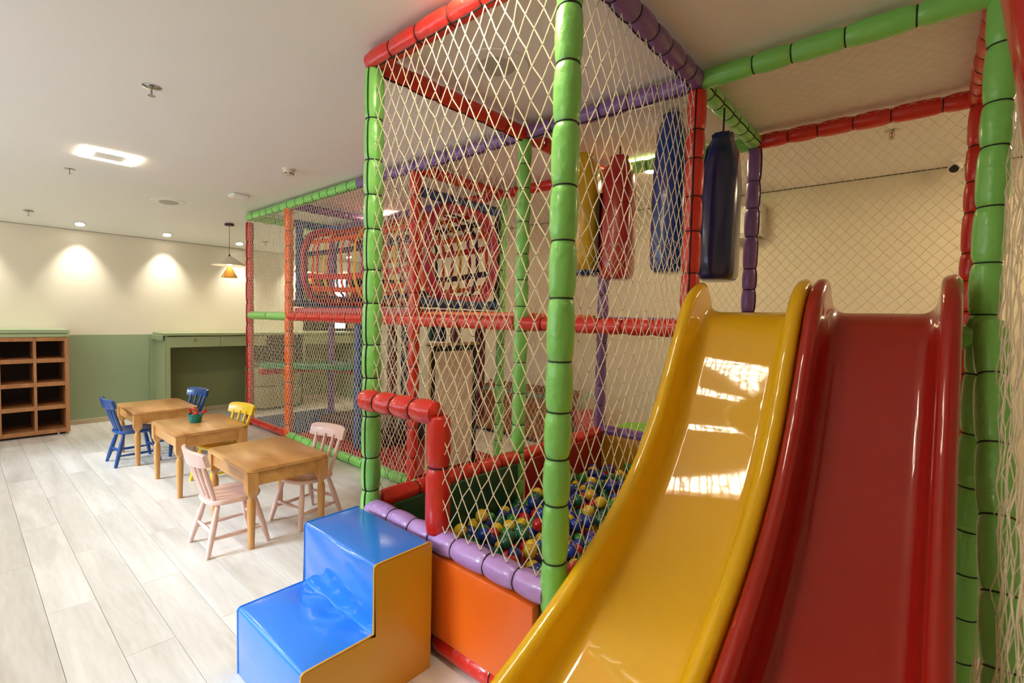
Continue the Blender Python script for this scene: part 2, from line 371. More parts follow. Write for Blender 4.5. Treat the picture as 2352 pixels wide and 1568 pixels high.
# ------------------------------------------------------------------ furniture on the left wall
r = root('cubby_shelf', (-8.05, 0.3, 0), 'brown wooden cubby shelf with dark compartments and sage top', 'shelf', world=True)
XC0 = -7.78; ys = [-0.235, 0.042, 0.32, 0.608, 0.882]
zsh = [0.051, 0.336, 0.611, 0.889, 1.14]
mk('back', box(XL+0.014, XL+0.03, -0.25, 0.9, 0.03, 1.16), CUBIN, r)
for k, y in enumerate(ys):
    wd = 0.019 if k == 4 else 0.0125
    mk('divider', bbox(XL+0.03, XC0, y-wd, y+wd, 0.026, 1.16, 0.002), CUBW, r)
for z in zsh:
    for a, b in zip(ys[:-1], ys[1:]): mk('shelf', bbox(XL+0.03, XC0-0.001, a+0.0125, b-(0.019 if b == ys[-1] else 0.0125), z-0.024, z+0.024, 0.002), CUBW, r)
mk('top', bbox(XL+0.014, XC0+0.012, -0.26, 0.903, 1.165, 1.203, 0.003), SAGE2, r); mk('top_cap', bbox(XL+0.014, XC0+0.018, -0.265, 0.905, 1.209, 1.25, 0.003), SAGE2, r)
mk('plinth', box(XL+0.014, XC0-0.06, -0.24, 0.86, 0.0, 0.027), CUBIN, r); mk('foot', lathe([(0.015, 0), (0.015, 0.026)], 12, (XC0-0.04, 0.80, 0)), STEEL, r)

r = root('counter_desk', (-8.05, 3.2, 0), 'long sage green built-in counter with drawers along the left wall', 'counter', world=True)
XD0 = -7.79
mk('worktop', bbox(XL+0.014, XD0+0.02, 1.845, 4.76, 1.165, 1.20, 0.003), SAGE2, r)
mk('end_rail', bbox(XL+0.014, XD0-0.02, 1.83, 1.85, 1.10, 1.165, 0.002), SAGE2, r)
mk('side_panel', box(XL+0.014, XD0-0.004, 1.87, 1.895, 0.0, 1.165), SAGE2, r)
mk('side_panel', box(XL+0.014, XD0-0.004, 4.70, 4.73, 0.0, 1.165), SAGE2, r); mk('side_panel', box(XL+0.014, XD0-0.004, 3.775, 3.80, 0.0, 1.165), SAGE2, r)
mk('front_stile', bbox(XD0-0.02, XD0, 1.87, 1.925, 0.0, 1.01, 0.002), SAGE2, r)
KN = mat('copper_knob', (176, 116, 84), 0.3, metal=0.8)
for a, b in ((1.89, 2.535), (2.54, 3.18), (3.80, 4.72)):
    d = mk('drawer', bbox(XD0-0.02, XD0, a, b, 1.003, 1.150, 0.002), SAGE2, r)
    mk('knob', xf(lathe([(0.006, 0), (0.006, 0.012), (0.012, 0.016), (0.01, 0.024)], 14), Matrix.Translation((XD0, (a+b)/2 if b < 3 else b-0.05, 1.10)) @ Matrix.Rotation(math.pi/2, 4, 'Y')), KN, d, True)
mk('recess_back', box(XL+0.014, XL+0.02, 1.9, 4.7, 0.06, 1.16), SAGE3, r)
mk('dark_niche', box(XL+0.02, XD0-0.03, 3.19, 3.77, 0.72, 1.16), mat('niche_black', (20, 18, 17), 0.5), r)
mk('niche_shelf', bbox(XL+0.02, XD0-0.01, 3.10, 3.77, 0.68, 0.72, 0.002), SAGE2, r)
r = root('drawer_cabinet', (-7.9, 3.4, 0), 'pale green rounded drawer cabinet under the counter behind the net', 'cabinet', world=True)
mk('plinth', prism(rrect(-8.28, -7.72, 3.02, 3.74, 0.14), 0.0, 0.035), PLAIN_BLACK, r)
for z0, z1 in ((0.04, 0.365), (0.38, 0.665)):
    mk('drawer', slab(rrect(-8.29, -7.69, 3.0, 3.75, 0.16, 8), z0, z1, 0.006), mat('pale_sage', (150, 150, 108), 0.45), r, True)

# ------------------------------------------------------------------ tables and chairs
def make_table(loc, label):
    r = root('play_table', loc, label, 'table', 'small pine play tables')
    mk('tabletop', slab(rrect(-0.37, 0.37, -0.275, 0.275, 0.055), 0.498, 0.52, 0.006), OAK, r, True)
    mk('apron', join(bbox(-0.31, 0.31, -0.252, -0.234, 0.405, 0.498, 0.002), bbox(-0.31, 0.31, 0.234, 0.252, 0.405, 0.498, 0.002), bbox(-0.348, -0.33, -0.21, 0.21, 0.405, 0.498, 0.002), bbox(0.33, 0.348, -0.21, 0.21, 0.405, 0.498, 0.002)), OAK, r)
    for sx in (-1, 1):
        for sy in (-1, 1):
            prof = [(0.0, 0.018), (0.02, 0.019), (0.2, 0.0245), (0.285, 0.0265), (0.315, 0.022), (0.325, 0.016), (0.335, 0.0175), (0.345, 0.024), (0.365, 0.03), (0.385, 0.033), (0.497, 0.033)]
            V, F = [], []; n = 24
            for z, rr in prof:
                sq = 1.0 if z > 0.36 else 0.0
                for k in range(n):
                    t = 2*math.pi*k/n; c, s = math.cos(t), math.sin(t)
                    m = max(abs(c), abs(s)); q = (1-sq)+sq*min(1/m, 1.40); V.append((sx*0.328+c*rr*q, sy*0.233+s*rr*q, z))
            for i in range(len(prof)-1):
                for k in range(n): k2 = (k+1) % n; F.append((i*n+k, i*n+k2, (i+1)*n+k2, (i+1)*n+k))
            F += [tuple(range(n))[::-1], tuple((len(prof)-1)*n+k for k in range(n))]
            mk('leg', (V, F), OAKZ, r, True)
    return r
t0 = make_table((-3.53, 1.447, 0), 'nearest pine play table, between the two pink chairs')
copy_tree(t0, (-4.83, 1.40, 0), label='middle pine play table with the teal bucket on it')
copy_tree(t0, (-6.06, 1.375, 0), label='farthest pine play table, between the two blue chairs')

def make_chair(loc, rotz, label, m, group):
    r = root('spindle_chair', loc, label, 'chair', group, rotz=rotz)
    # seat: D-shaped saddle, front at +y
    poly = []
    for k in range(40):
        t = 2*math.pi*k/40; c, s = math.cos(t), math.sin(t); n = 2.6 if s > 0 else 3.0
        poly.append((0.17*math.copysign(abs(c)**(2/n), c)*(1.0 if s > 0 else 0.96), 0.165*math.copysign(abs(s)**(2/n), s)))
    V, F = slab(poly, 0.302, 0.336, 0.012)
    n = len(poly); base = len(V)
    F = F[:-1]; rings = [0.8, 0.55, 0.3]                       # dished top
    last = [len(V)-n+k for k in range(n)]
    for q in rings:
        cur = []
        for x, y in poly: cur.append(len(V)); V.append((x*q, y*q, 0.336-0.010*(1-q)**0.8))
        for k in range(n): F.append((last[k], last[(k+1) % n], cur[(k+1) % n], cur[k]))
        last = cur
    F.append(tuple(last))
    mk('seat', (V, F), m, r, True)
    feet = {}
    for sx in (-1, 1):
        for sy in (-1, 1):
            top = Vector((sx*0.105, sy*0.105, 0.31)); ft = Vector((sx*0.165, sy*0.17 if sy > 0 else -0.185, 0.0)); feet[sx, sy] = (ft, top)
            pts = [ft.lerp(top, t) for t in (0, 0.05, 0.35, 0.6, 0.85, 1)]
            mk('leg', loft(pts, [0.0135, 0.0145, 0.0185, 0.019, 0.015, 0.013], 12), m, r, True)
    def at(sx, sy, t): a, b = feet[sx, sy]; return a.lerp(b, t)
    def stretch(a, b): mk('stretcher', loft([a.lerp(b, t) for t in (0, 0.15, 0.4, 0.6, 0.85, 1)], [0.006, 0.009, 0.0125, 0.0125, 0.009, 0.006], 10), m, r, True)
    for sx in (-1, 1): stretch(at(sx, -1, 0.33), at(sx, 1, 0.33))
    stretch(at(-1, -1, 0.46), at(1, -1, 0.46)); stretch(at(-1, 1, 0.46), at(1, 1, 0.46))
    for k, x in enumerate((-0.115, -0.04, 0.04, 0.115)):
        b = Vector((x*0.92, -0.125-0.012*(1-abs(x)/0.115), 0.325)); t = Vector((x*1.18, -0.198+0.5*x*x*1.4-0.012, 0.585)); rr = 0.0145 if abs(x) > 0.1 else 0.012
        mk('spindle', loft([b.lerp(t, s) for s in (0, 0.2, 0.5, 0.8, 1)], [rr*0.8, rr, rr*1.12, rr*0.95, rr*0.75], 10), m, r, True)
    # curved crest rail
    V, F = [], []; nx = 14
    for i in range(nx+1):
        x = -0.185+0.37*i/nx; y = -0.225+1.2*x*x; ez = (abs(x)/0.185)**10
        z0, z1 = 0.556+0.012*ez, 0.656-0.012*ez; lean = 0.018; th = 0.014
        prof = [(y-th, z0+0.006), (y-th-lean, z1-0.008), (y-th*0.4-lean, z1), (y+th*0.4-lean, z1), (y+th-lean, z1-0.008), (y+th, z0+0.006), (y+th*0.4, z0), (y-th*0.4, z0)]
        V += [(x, yy, zz) for yy, zz in prof]
    for i in range(nx):
        for k in range(8): k2 = (k+1) % 8; F.append((i*8+k, i*8+k2, (i+1)*8+k2, (i+1)*8+k))
    F += [tuple(range(8))[::-1], tuple(nx*8+k for k in range(8))]
    mk('crest_rail', (V, F), m, r, True)
    return r
PKC = mat('pink_lacquer', (232, 196, 184), 0.32, coat=0.2); BLC = mat('blue_lacquer', (26, 74, 142), 0.28, coat=0.4); YLC = mat('yellow_lacquer', (242, 204, 36), 0.3, coat=0.3)
make_chair((-3.412, 1.165, 0), 0.0, 'pale pink spindle chair in front of the nearest table, back to the viewer', PKC, 'pink spindle chairs')
make_chair((-3.42, 1.675, 0), math.radians(191), 'pale pink spindle chair on the play-frame side of the nearest table', PKC, 'pink spindle chairs')
make_chair((-5.95, 1.16, 0), math.radians(2), 'blue spindle chair at the near side of the farthest table', BLC, 'blue spindle chairs')
make_chair((-6.07, 1.57, 0), math.radians(192), 'blue spindle chair mostly hidden behind the farthest table', BLC, 'blue spindle chairs')
make_chair((-4.77, 1.55, 0), math.radians(191), 'yellow spindle chair tucked behind the middle table', YLC, 'yellow spindle chairs')

r = root('toy_bucket', (-4.896, 1.391, 0.52), 'small teal toy bucket standing on the middle table', 'bucket')
TEAL = mat('teal_plastic', (20, 138, 132), 0.35); TOYR = mat('toy_red', (200, 28, 30), 0.3, coat=0.3)
mk('pail', lathe([(0.042, 0), (0.046, 0.004), (0.056, 0.066), (0.062, 0.07), (0.062, 0.078), (0.056, 0.078), (0.045, 0.01), (0.0, 0.008)], 28), TEAL, r, True)
for a in (0, math.pi): mk('ear', xf(bbox(0.055, 0.068, -0.012, 0.012, 0.058, 0.076, 0.003), Matrix.Rotation(a+0.6, 4, 'Z')), TEAL, r)
r = root('toy_watering_can', (-4.90, 1.395, 0.575), 'red plastic watering can lying in the teal bucket', 'toy')
mk('body', xf(lathe([(0.0, -0.03), (0.03, -0.028), (0.036, 0.0), (0.03, 0.022), (0.012, 0.03)], 20), Matrix.Rotation(0.5, 4, 'X')), TOYR, r, True)
mk('handle', loft(catmull([(-0.035, -0.02, 0.02), (-0.03, -0.035, 0.055), (0.0, -0.03, 0.072), (0.03, -0.01, 0.06), (0.04, 0.01, 0.03)], 4), [0.0075]*17, 8), TOYR, r, True)
mk('spout', loft([(0.02, 0.02, 0.01), (0.05, 0.05, 0.035), (0.062, 0.062, 0.045)], [0.008, 0.009, 0.016], 10), TOYR, r, True)

# ------------------------------------------------------------------ play frame
xE, xO, xR, xD, xC, xF = -6.90, -5.745, -3.37, -2.17, -0.99, 0.155
yA, y1, y2 = 1.41, 2.604, 3.72
ZT, ZM, ZB = 2.775, 1.47, 0.515
RP = 0.049
PS = root('play_structure', (xC, y1, 0), 'large netted indoor play frame of colourful padded posts and beams', 'play structure', world=True)
# shared tie ring
V, F = [], []; nu, nv = 18, 5
for i in range(nu):
    a = 2*math.pi*i/nu
    for k in range(nv):
        b = 2*math.pi*k/nv; V.append(((1+0.06*math.cos(b))*math.cos(a), (1+0.06*math.cos(b))*math.sin(a), 0.07*math.sin(b)))
for i in range(nu):
    for k in range(nv): F.append((i*nv+k, ((i+1) % nu)*nv+k, ((i+1) % nu)*nv+(k+1) % nv, i*nv+(k+1) % nv))
TIE = bpy.data.meshes.new('tie'); TIE.from_pydata(V, [], F); TIE.materials.append(BLACK); TIE.polygons.foreach_set('use_smooth', [True]*len(F))
def foam(name, p0, p1, m, seg=0.2, r=RP, parent=PS, ties=True, rope=None, n=30, pinch=0.23, label=None, path=None):
    """padded tube, cinched by cord ties; p0 -> p1 (or along path)"""
    p0, p1 = Vector(p0), Vector(p1); L = (p1-p0).length; d = (p1-p0)/L
    k = max(1, round(L/seg)); b = np.cumsum([0]+[1+random.uniform(-0.22, 0.22) for _ in range(k)]); b = b/b[-1]*L
    pts, rad, near = [], [], []
    us = (0.0, 0.03, 0.08, 0.16, 0.28, 0.5, 0.72, 0.84, 0.92, 0.97)
    lump = []
    for i in range(k):
        fat = 1+random.uniform(-0.035, 0.045)
        for u in us:
            e = min(u, 1-u)*(b[i+1]-b[i]); q = 1-math.exp(-e/0.017)
            if i == 0 and u < 0.5: q = max(q, 0.55)
            if i == k-1 and u > 0.5: q = max(q, 0.55)
            pts.append(p0+d*(b[i]+u*(b[i+1]-b[i]))); rad.append(r*(1-pinch+pinch*q*fat+(0.015 if u == 0.5 else 0))); near.append(math.exp(-e/0.022)*(1-math.exp(-e/0.004)))
    pts.append(p1); rad.append(r*0.9); near.append(0)
    a, c = frame_of(d); V, F = [], []
    ph = random.uniform(0, 6)
    for i, p in enumerate(pts):
        for t in range(n):
            th = 2*math.pi*t/n; sg = i//len(us); rr = rad[i]*(1+0.016*math.sin(3*th+ph+sg*1.3)+0.010*math.sin(5*th+sg*2.7)+0.028*near[i]*(math.sin(11*th+sg*2.1+ph)+0.5*math.sin(7*th+sg)))
            V.append(p+a*(math.cos(th)*rr)+c*(math.sin(th)*rr))
    N = len(pts)
    for i in range(N-1):
        for t in range(n): t2 = (t+1) % n; F.append((i*n+t, i*n+t2, (i+1)*n+t2, (i+1)*n+t))
    F += [tuple(range(n))[::-1], tuple((N-1)*n+t for t in range(n))]
    o = mk(name, (V, F), m, parent, 'all')
    if label: o['label'] = label
    q = Vector((0, 0, 1)).rotation_difference(d)
    if ties:
        if ties == 'joined':
            if k > 1:
                T = []
                vv = [tuple(v.co) for v in TIE.vertices]; ff = [tuple(p.vertices) for p in TIE.polygons]
                for i in range(1, k):
                    M = Matrix.Translation(p0+d*b[i]) @ q.to_matrix().to_4x4() @ Matrix.Scale(r*0.83, 4); T.append(xf((vv, ff), M))
                mk('cord_ties', join(*T), BLACK, o, 'all', kind='stuff')
        else:
            for i in range(1, k): mk_shared('cord_tie', TIE, o, p0+d*b[i], q, (r*0.83,)*3)
    if rope is not None:
        rv = Vector(rope); rv = (rv-d*rv.dot(d)).normalized()
        pp = [p+rv*(rad[i]+0.001) for i, p in enumerate(pts)]
        mk('lacing_rope', loft(pp, [0.004]*len(pp), 5), BLACK, o, True)
    return o
tow = Vector((-0.2, -1, 0))
P = lambda x, y, z: (x, y, z)
# --- posts
foam('green_post', P(xD, yA, 0), P(xD, yA, ZT-0.05), GREEN, 0.2, rope=(0.35, -1, 0), label='bright green padded post with a black lacing rope, corner of the ball pit')
foam('green_post', P(xC, yA, 0), P(xC, yA, ZT+0.03), GREEN, 0.2, label='nearest bright green padded post')
foam('red_post', P(xC, y1, 0), P(xC, y1, ZT-0.055), RED, 0.2, rope=(0.25, -1, 0), label='red padded post between ball pit and yellow slide')
foam('green_post', P(xD, y1, 0), P(xD, y1, ZT-0.05), GREEN, 0.2, rope=(-1, -0.2, 0))
foam('red_post', P(xR, y1, 0), P(xR, y1, ZT-0.05), RED, 0.22); foam('orange_post', P(xO, y1, 0), P(xO, y1, ZT-0.05), ORANGE, 0.21, label='orange padded post')
foam('red_post', P(xE, y1, 0), P(xE, y1, ZT-0.08), RED, 0.26, rope=(0.4, -1, 0), label='red padded corner post at the far left')
foam('green_post', P(xF, y1, 0), P(xF, y1, ZT+0.03), GREEN, 0.2, label='green padded post at the right, beside the red slide')
foam('purple_post', P(xC, y2, 0), P(xC, y2, ZT-0.05), PURP, 0.2, rope=(1, -0.3, 0)); foam('red_post', P(xF, y2, 0), P(xF, y2, ZT-0.05), RED, 0.2, rope=(1, -1, 0))
foam('purple_post', P(xD, y2, 0), P(xD, y2, ZT-0.05), PURP, 0.2, ties='joined'); foam('green_post', P(xR, y2, 0), P(xR, y2, ZT-0.05), GREEN, 0.2, ties='joined')
foam('purple_post', P(xE+0.1, y2, 0), P(xE+0.1, y2, ZT-0.05), PURP, 0.2, ties='joined')
foam('purple_post', P(xO, y2, 0), P(xO, y2, ZT-0.05), PURP, 0.2, ties='joined')
# leaning green pole beside the red slide
foam('green_pole', P(0.165, 2.46, 1.52), P(0.225, 1.72, 0.02), GREEN, 0.21, label='green padded pole leaning down beside the red slide')
# --- top beams
dnv = (0, -0.35, -1)
foam('red_beam', P(xD-0.03, yA, ZT), P(xC, yA, ZT), RED, 0.2, rope=dnv, label='red padded beam along the top front of the tower')
foam('purple_beam', P(xC, yA, ZT), P(xC, y1+0.02, ZT), PURP, 0.15, rope=(-0.5, 0, -1)); foam('red_beam', P(xD, yA, ZT-0.01), P(xD, y1, ZT-0.01), RED, 0.2, rope=(0, 0, -1))
foam('purple_beam', P(xD+0.03, y1, ZT), P(xC, y1, ZT), PURP, 0.2, rope=dnv)
foam('purple_beam', P(-4.25, y1, ZT), P(xD, y1, ZT), PURP, 0.19, rope=dnv); foam('green_beam', P(xE-0.04, y1, ZT-0.01), P(-4.25, y1, ZT), GREEN, 0.19, rope=dnv, label='green padded beam along the top left of the play frame')
foam('green_beam', P(xC+0.02, y1, ZT), P(xF, y1, ZT), GREEN, 0.22, label='green padded beam crossing above the slides'); foam('green_beam', P(xC, y1+0.03, ZT), P(xC, y2, ZT), GREEN, 0.15, rope=(1, 0, -0.5))
foam('red_beam', P(xC+0.02, y2, ZT), P(xF, y2, ZT), RED, 0.2, label='dark red padded beam behind and above the slides'); foam('red_beam', P(xF-0.01, y1+0.03, ZT), P(xF-0.01, y2, ZT), RED, 0.16)
foam('green_beam', P(xE, y1, ZT-0.01), P(xE, y2, ZT-0.01), GREEN, 0.2, ties='joined'); foam('purple_beam', P(xO, y1, ZT), P(xO, y2, ZT), PURP, 0.2, ties='joined')
foam('purple_beam', P(xE, y2, ZT), P(-4.3, y2, ZT), PURP, 0.2, ties='joined'); foam('red_beam', P(-4.3, y2, ZT), P(xD, y2, ZT), RED, 0.2, ties='joined')
foam('red_beam', P(xR, y1, ZT-0.01), P(xR, y2, ZT-0.01), RED, 0.2, ties='joined'); foam('red_beam', P(xD, y1, ZT-0.01), P(xD, y2, ZT-0.01), RED, 0.2, ties='joined')
foam('green_beam', P(xD, y2, ZT), P(xC, y2, ZT), GREEN, 0.2, ties='joined')
# --- middle beams
foam('green_beam', P(xE+0.03, y1, ZM), P(xO, y1, ZM), GREEN, 0.6, r=0.052, label='light green padded beam at platform height, far left'); foam('red_beam', P(xO+0.03, y1, ZM), P(xR, y1, ZM), RED, 0.26, r=0.052)
foam('red_beam', P(xR, y1, ZM), P(xD-0.04, y1, ZM), RED, 0.26, r=0.052); foam('red_beam', P(xD+0.03, y1-0.02, ZM), P(xC-0.03, y1-0.02, ZM), RED, 0.18, r=0.05)
foam('purple_beam', P(xE, y2, ZM), P(xO, y2, ZM), PURP, 0.3, ties='joined'); foam('purple_beam', P(xD, y2, ZM+0.02), P(xC, y2, ZM+0.02), PURP, 0.3, ties='joined')
foam('green_beam', P(xC, y1, ZM), P(xF, y1, ZM), GREEN, 0.2, ties='joined'); foam('purple_beam', P(xC, y2, ZM), P(xF, y2, ZM), PURP, 0.2, ties='joined')
foam('red_beam', P(xR, y2, ZM), P(xD, y2, ZM), RED, 0.3, ties='joined')
# --- low beams
foam('red_beam', P(xE-0.02, y1, 0.062), P(xO, y1, 0.062), RED, 0.35, r=0.045); mk('foot_plate', lathe([(0.06, 0), (0.06, 0.006), (0.045, 0.02)], 20, (xE, y1-0.02, 0)), RED, PS, True)
foam('green_beam', P(xO+0.02, y1, 0.05), P(xR+0.08, y1, 0.05), GREEN, 0.2, r=0.048, label='green padded beam on the floor behind the tables')
foam('red_beam', P(xD, yA+0.06, ZB+0.01), P(xD, y1, ZB+0.01), RED, 0.2, r=0.05); foam('red_beam', P(xD, y1+0.02, ZB+0.01), P(xD, y2, ZB+0.01), RED, 0.22, r=0.05)
foam('lilac_beam', P(xD+0.02, yA-0.005, ZB-0.012), P(xC-0.02, yA-0.005, ZB-0.012), LILAC, 0.165, r=0.052, label='wrinkled lilac padded beam at the ball pit entrance', pinch=0.22)
foam('red_beam', P(xC+0.01, yA+0.05, ZB), P(xC+0.01, y1, ZB), RED, 0.2, r=0.052, rope=(0.4, 0, 1)); foam('purple_beam', P(xD, y2, ZB+0.03), P(xC, y2, ZB+0.03), PURP, 0.24)
foam('red_beam', P(xD, yA, 0.052), P(xC, yA, 0.052), RED, 0.28, r=0.05, label='red padded beam on the floor below the orange panel')
# --- entrance gate bar
foam('gate_bar', P(xD+0.035, yA-0.06, 1.078), P(-1.635, yA-0.02, 1.075), RED, 0.14, r=0.055, label='red padded grab bar at the ball pit entrance'); foam('gate_upright', P(-1.63, yA-0.005, 1.06), P(-1.63, yA-0.005, 0.54), RED, 0.24, r=0.055, label='red padded upright of the entrance')
# --- pit and deck panels
def cushion(name, x0, x1, y0, y1_, z0, z1, m, b=0.012, parent=PS, puff=0.008, label=None):
    V, F = [], []; n = 8
    c = ((x0+x1)/2, (y0+y1_)/2, (z0+z1)/2); h = ((x1-x0)/2, (y1_-y0)/2, (z1-z0)/2)
    for ax in range(3):
        u, v = (ax+1) % 3, (ax+2) % 3
        for s in (-1, 1):
            base = len(V)
            for i in range(n+1):
                for k in range(n+1):
                    a, d = -1+2*i/n, -1+2*k/n
                    a = math.copysign(abs(a)**0.6, a); d = math.copysign(abs(d)**0.6, d)
                    p = [0, 0, 0]; p[u] = a*h[u]; p[v] = d*h[v]; p[ax] = s*h[ax]
                    p = [max(-h[w]+b, min(h[w]-b, p[w])) for w in range(3)]
                    q = [0, 0, 0]; q[u] = a*h[u]; q[v] = d*h[v]; q[ax] = s*h[ax]
                    dv = Vector([q[w]-p[w] for w in range(3)])
                    if dv.length > 1e-9: dv = dv.normalized()*b
                    p = [p[w]+dv[w] for w in range(3)]
                    p[ax] += s*puff*(1-a*a)*(1-d*d)
                    V.append((c[0]+p[0], c[1]+p[1], c[2]+p[2]))
            for i in range(n):
                for k in range(n):
                    q = (base+i*(n+1)+k, base+(i+1)*(n+1)+k, base+(i+1)*(n+1)+k+1, base+i*(n+1)+k+1); F.append(q if s > 0 else q[::-1])
    o = mk(name, (V, F), m, parent, 'all')
    if label: o['label'] = label
    return o
PANEL = dict(rough=0.38, coat=0.2, bump=0.1, bscale=9)
ORP = mat('orange_panel_vinyl', (236, 104, 20), **PANEL)
cushion('orange_panel', -2.10, -1.045, yA-0.052, yA-0.002, 0.095, 0.452, ORP, 0.014, puff=0.004, label='smooth orange padded panel beside the step block')
cushion('dark_green_panel', xD+0.02, xD+0.06, yA+0.06, y1-0.06, 0.04, 0.50, mat('dark_green_vinyl', (24, 72, 40), **PANEL)); cushion('red_panel', xD+0.02, xD+0.06, y1+0.06, y2-0.06, 0.04, 0.50, mat('deep_red_vinyl', (150, 24, 24), **PANEL))
YP = mat('mustard_vinyl', (204, 150, 22), **PANEL)
cushion('yellow_panel', xD+0.06, xC-0.06, y2-0.05, y2-0.01, 0.04, 0.52, YP); cushion('yellow_panel', xD+0.06, xC-0.06, yA+0.005, yA+0.035, 0.04, 0.455, YP, puff=0.002)
cushion('red_panel', xC-0.05, xC-0.01, yA+0.06, y2-0.06, 0.04, 0.46, MATS['deep_red_vinyl'])
cushion('pit_floor', xD+0.06, xC-0.05, yA+0.04, y2-0.05, 0.0, 0.04, MATS['deep_red_vinyl'], puff=0)
cushion('orange_deck', xR+0.05, xD-0.05, y1+0.03, y2-0.03, 1.50, 1.55, ORANGE, puff=0.003)
cushion('magenta_deck', xO+0.05, xR-0.05, y1+0.04, y2-0.04, 1.50, 1.575, PINK, puff=0.003)
cushion('slide_deck', xC+0.05, xF-0.05, y1+0.06, y2-0.05, 1.48, 1.54, MATS['mustard_vinyl'], puff=0.003)

# --- nets
def net(name, O, U, V_, W, Hh, cu, cv, r=0.0016, m=NETM, skip=None, jit=0.0, bow=0.0, parent=PS, knots=False, label=None):
    O, U, V_ = np.array(O, float), np.array(U, float), np.array(V_, float)
    U /= np.linalg.norm(U); V_ /= np.linalg.norm(V_); Nn = np.cross(U, V_)
    nu = max(2, round(W/(cu/2))); nv = max(2, round(Hh/(cv/2))); du, dv = W/nu, Hh/nv
    g = {}
    for i in range(nu+1):
        for j in range(nv+1):
            if (i+j) % 2 == 0:
                e = 0 if i in (0, nu) or j in (0, nv) else 1
                b = bow*math.sin(math.pi*i/nu)*math.sin(math.pi*j/nv)
                g[i, j] = O+U*(i*du+e*rng.normal(0, jit))+V_*(j*dv+e*rng.normal(0, jit))+Nn*(b+e*rng.normal(0, jit))
    A, B = [], []
    for (i, j), p in g.items():
        for s in (-1, 1):
            q = g.get((i+s, j+1))
            if q is None: continue
            if skip and skip((i+s/2)*du, (j+0.5)*dv): continue
            A.append(p); B.append(q)
    A, B = np.array(A), np.array(B); D = B-A; D /= np.linalg.norm(D, axis=1)[:, None]
    N1 = np.cross(D, Nn); N1 /= np.linalg.norm(N1, axis=1)[:, None]; N2 = np.cross(D, N1)
    VV = []
    for t in range(3):
        a = 2*math.pi*t/3; off = (N1*math.cos(a)+N2*math.sin(a))*r; VV += [A+off, B+off]
    VV = np.stack(VV, 1).reshape(-1, 3); n = len(A); i6 = np.arange(n)*6
    FF = np.concatenate([np.stack([i6+2*t, i6+2*t+1, i6+(2*((t+1) % 3))+1, i6+2*((t+1) % 3)], 1) for t in range(3)])
    VL, FL = VV.tolist(), FF.tolist()
    if knots:
        for (i, j), p in g.items():
            if skip and skip(i*du, j*dv): continue
            k = len(VL); rr = r*2.1
            VL += [(p+d).tolist() for d in (U*rr, -U*rr, V_*rr, -V_*rr, Nn*rr, -Nn*rr)]
            FL += [[k+a, k+b, k+c] for a in (0, 1) for b in (2, 3) for c in (4, 5)]
    o = mk(name, (VL, FL), m, parent, 'all'); o['kind'] = 'stuff'
    if label: o['label'] = label
    return o
zt, zb = ZT-RP, ZB+0.04
net('cord_net', (xD+0.03, yA-0.02, zb), (1, 0, 0), (0, 0, 1), xC-xD-0.06, zt-zb, 0.073, 0.125, 0.0024, jit=0.003, knots=True, skip=lambda u, v: (u < 0.52 and v < 1.09-zb))
net('cord_net', (xC, yA+0.03, zb), (0, 1, 0), (0, 0, 1), y1-yA-0.06, zt-zb, 0.073, 0.125, 0.0022, jit=0.003, knots=True, bow=0.03)
net('cord_net', (xD, yA+0.03, zb), (0, 1, 0), (0, 0, 1), y1-yA-0.06, zt-zb, 0.06, 0.11, 0.0018, jit=0.003, knots=True)
net('cord_net', (xE+0.02, y1-0.03, 0.10), (1, 0, 0), (0, 0, 1), xO-xE-0.04, zt-0.10, 0.05, 0.085, 0.0018, jit=0.0015)
net('cord_net', (xO+0.02, y1-0.035, 0.09), (1, 0, 0), (0, 0, 1), xR-xO-0.04, zt-0.09, 0.052, 0.086, 0.0018, jit=0.0015)
net('cord_net', (xD+0.03, y1, ZM+0.05), (1, 0, 0), (0, 0, 1), xC-xD-0.06, 0.45, 0.055, 0.09, 0.0014, jit=0.002)
net('cord_net', (xC+0.03, y2, ZM+0.05), (1, 0, 0), (0, 0, 1), xF-xC-0.06, zt-ZM-0.05, 0.066, 0.074, 0.0014, jit=0.002)
net('cord_net', (xD+0.03, y2, zb), (1, 0, 0), (0, 0, 1), xC-xD-0.06, zt-zb, 0.05, 0.075, 0.0014, jit=0.002)
net('cord_net', (xR+0.03, y2, 0.1), (1, 0, 0), (0, 0, 1), xD-xR-0.06, zt-0.1, 0.06, 0.09, 0.0013, jit=0.002)
net('cord_net', (xE, y1+0.03, 0.1), (0, 1, 0), (0, 0, 1), y2-y1-0.06, zt-0.1, 0.055, 0.09, 0.0013, jit=0.002)
net('cord_net', (xC+0.03, y1+0.03, ZT+0.02), (1, 0, 0), (0, 1, 0), xF-xC-0.06, y2-y1-0.06, 0.075, 0.09, 0.0012, jit=0.002)
net('cord_net', (xD, y1+0.03, zb), (0, 1, 0), (0, 0, 1), y2-y1-0.06, ZM-zb-0.05, 0.055, 0.09, 0.0014, jit=0.002)
net('loose_net', (xF+0.03, 0.95, 0.02), (0, 1, 0), (0, 0, 1), 1.55, 2.25, 0.05, 0.12, 0.0014, jit=0.005, skip=lambda u, v: v > 1.62 and 0.15 < u < 0.75, label='slack white net hanging beside the red slide')

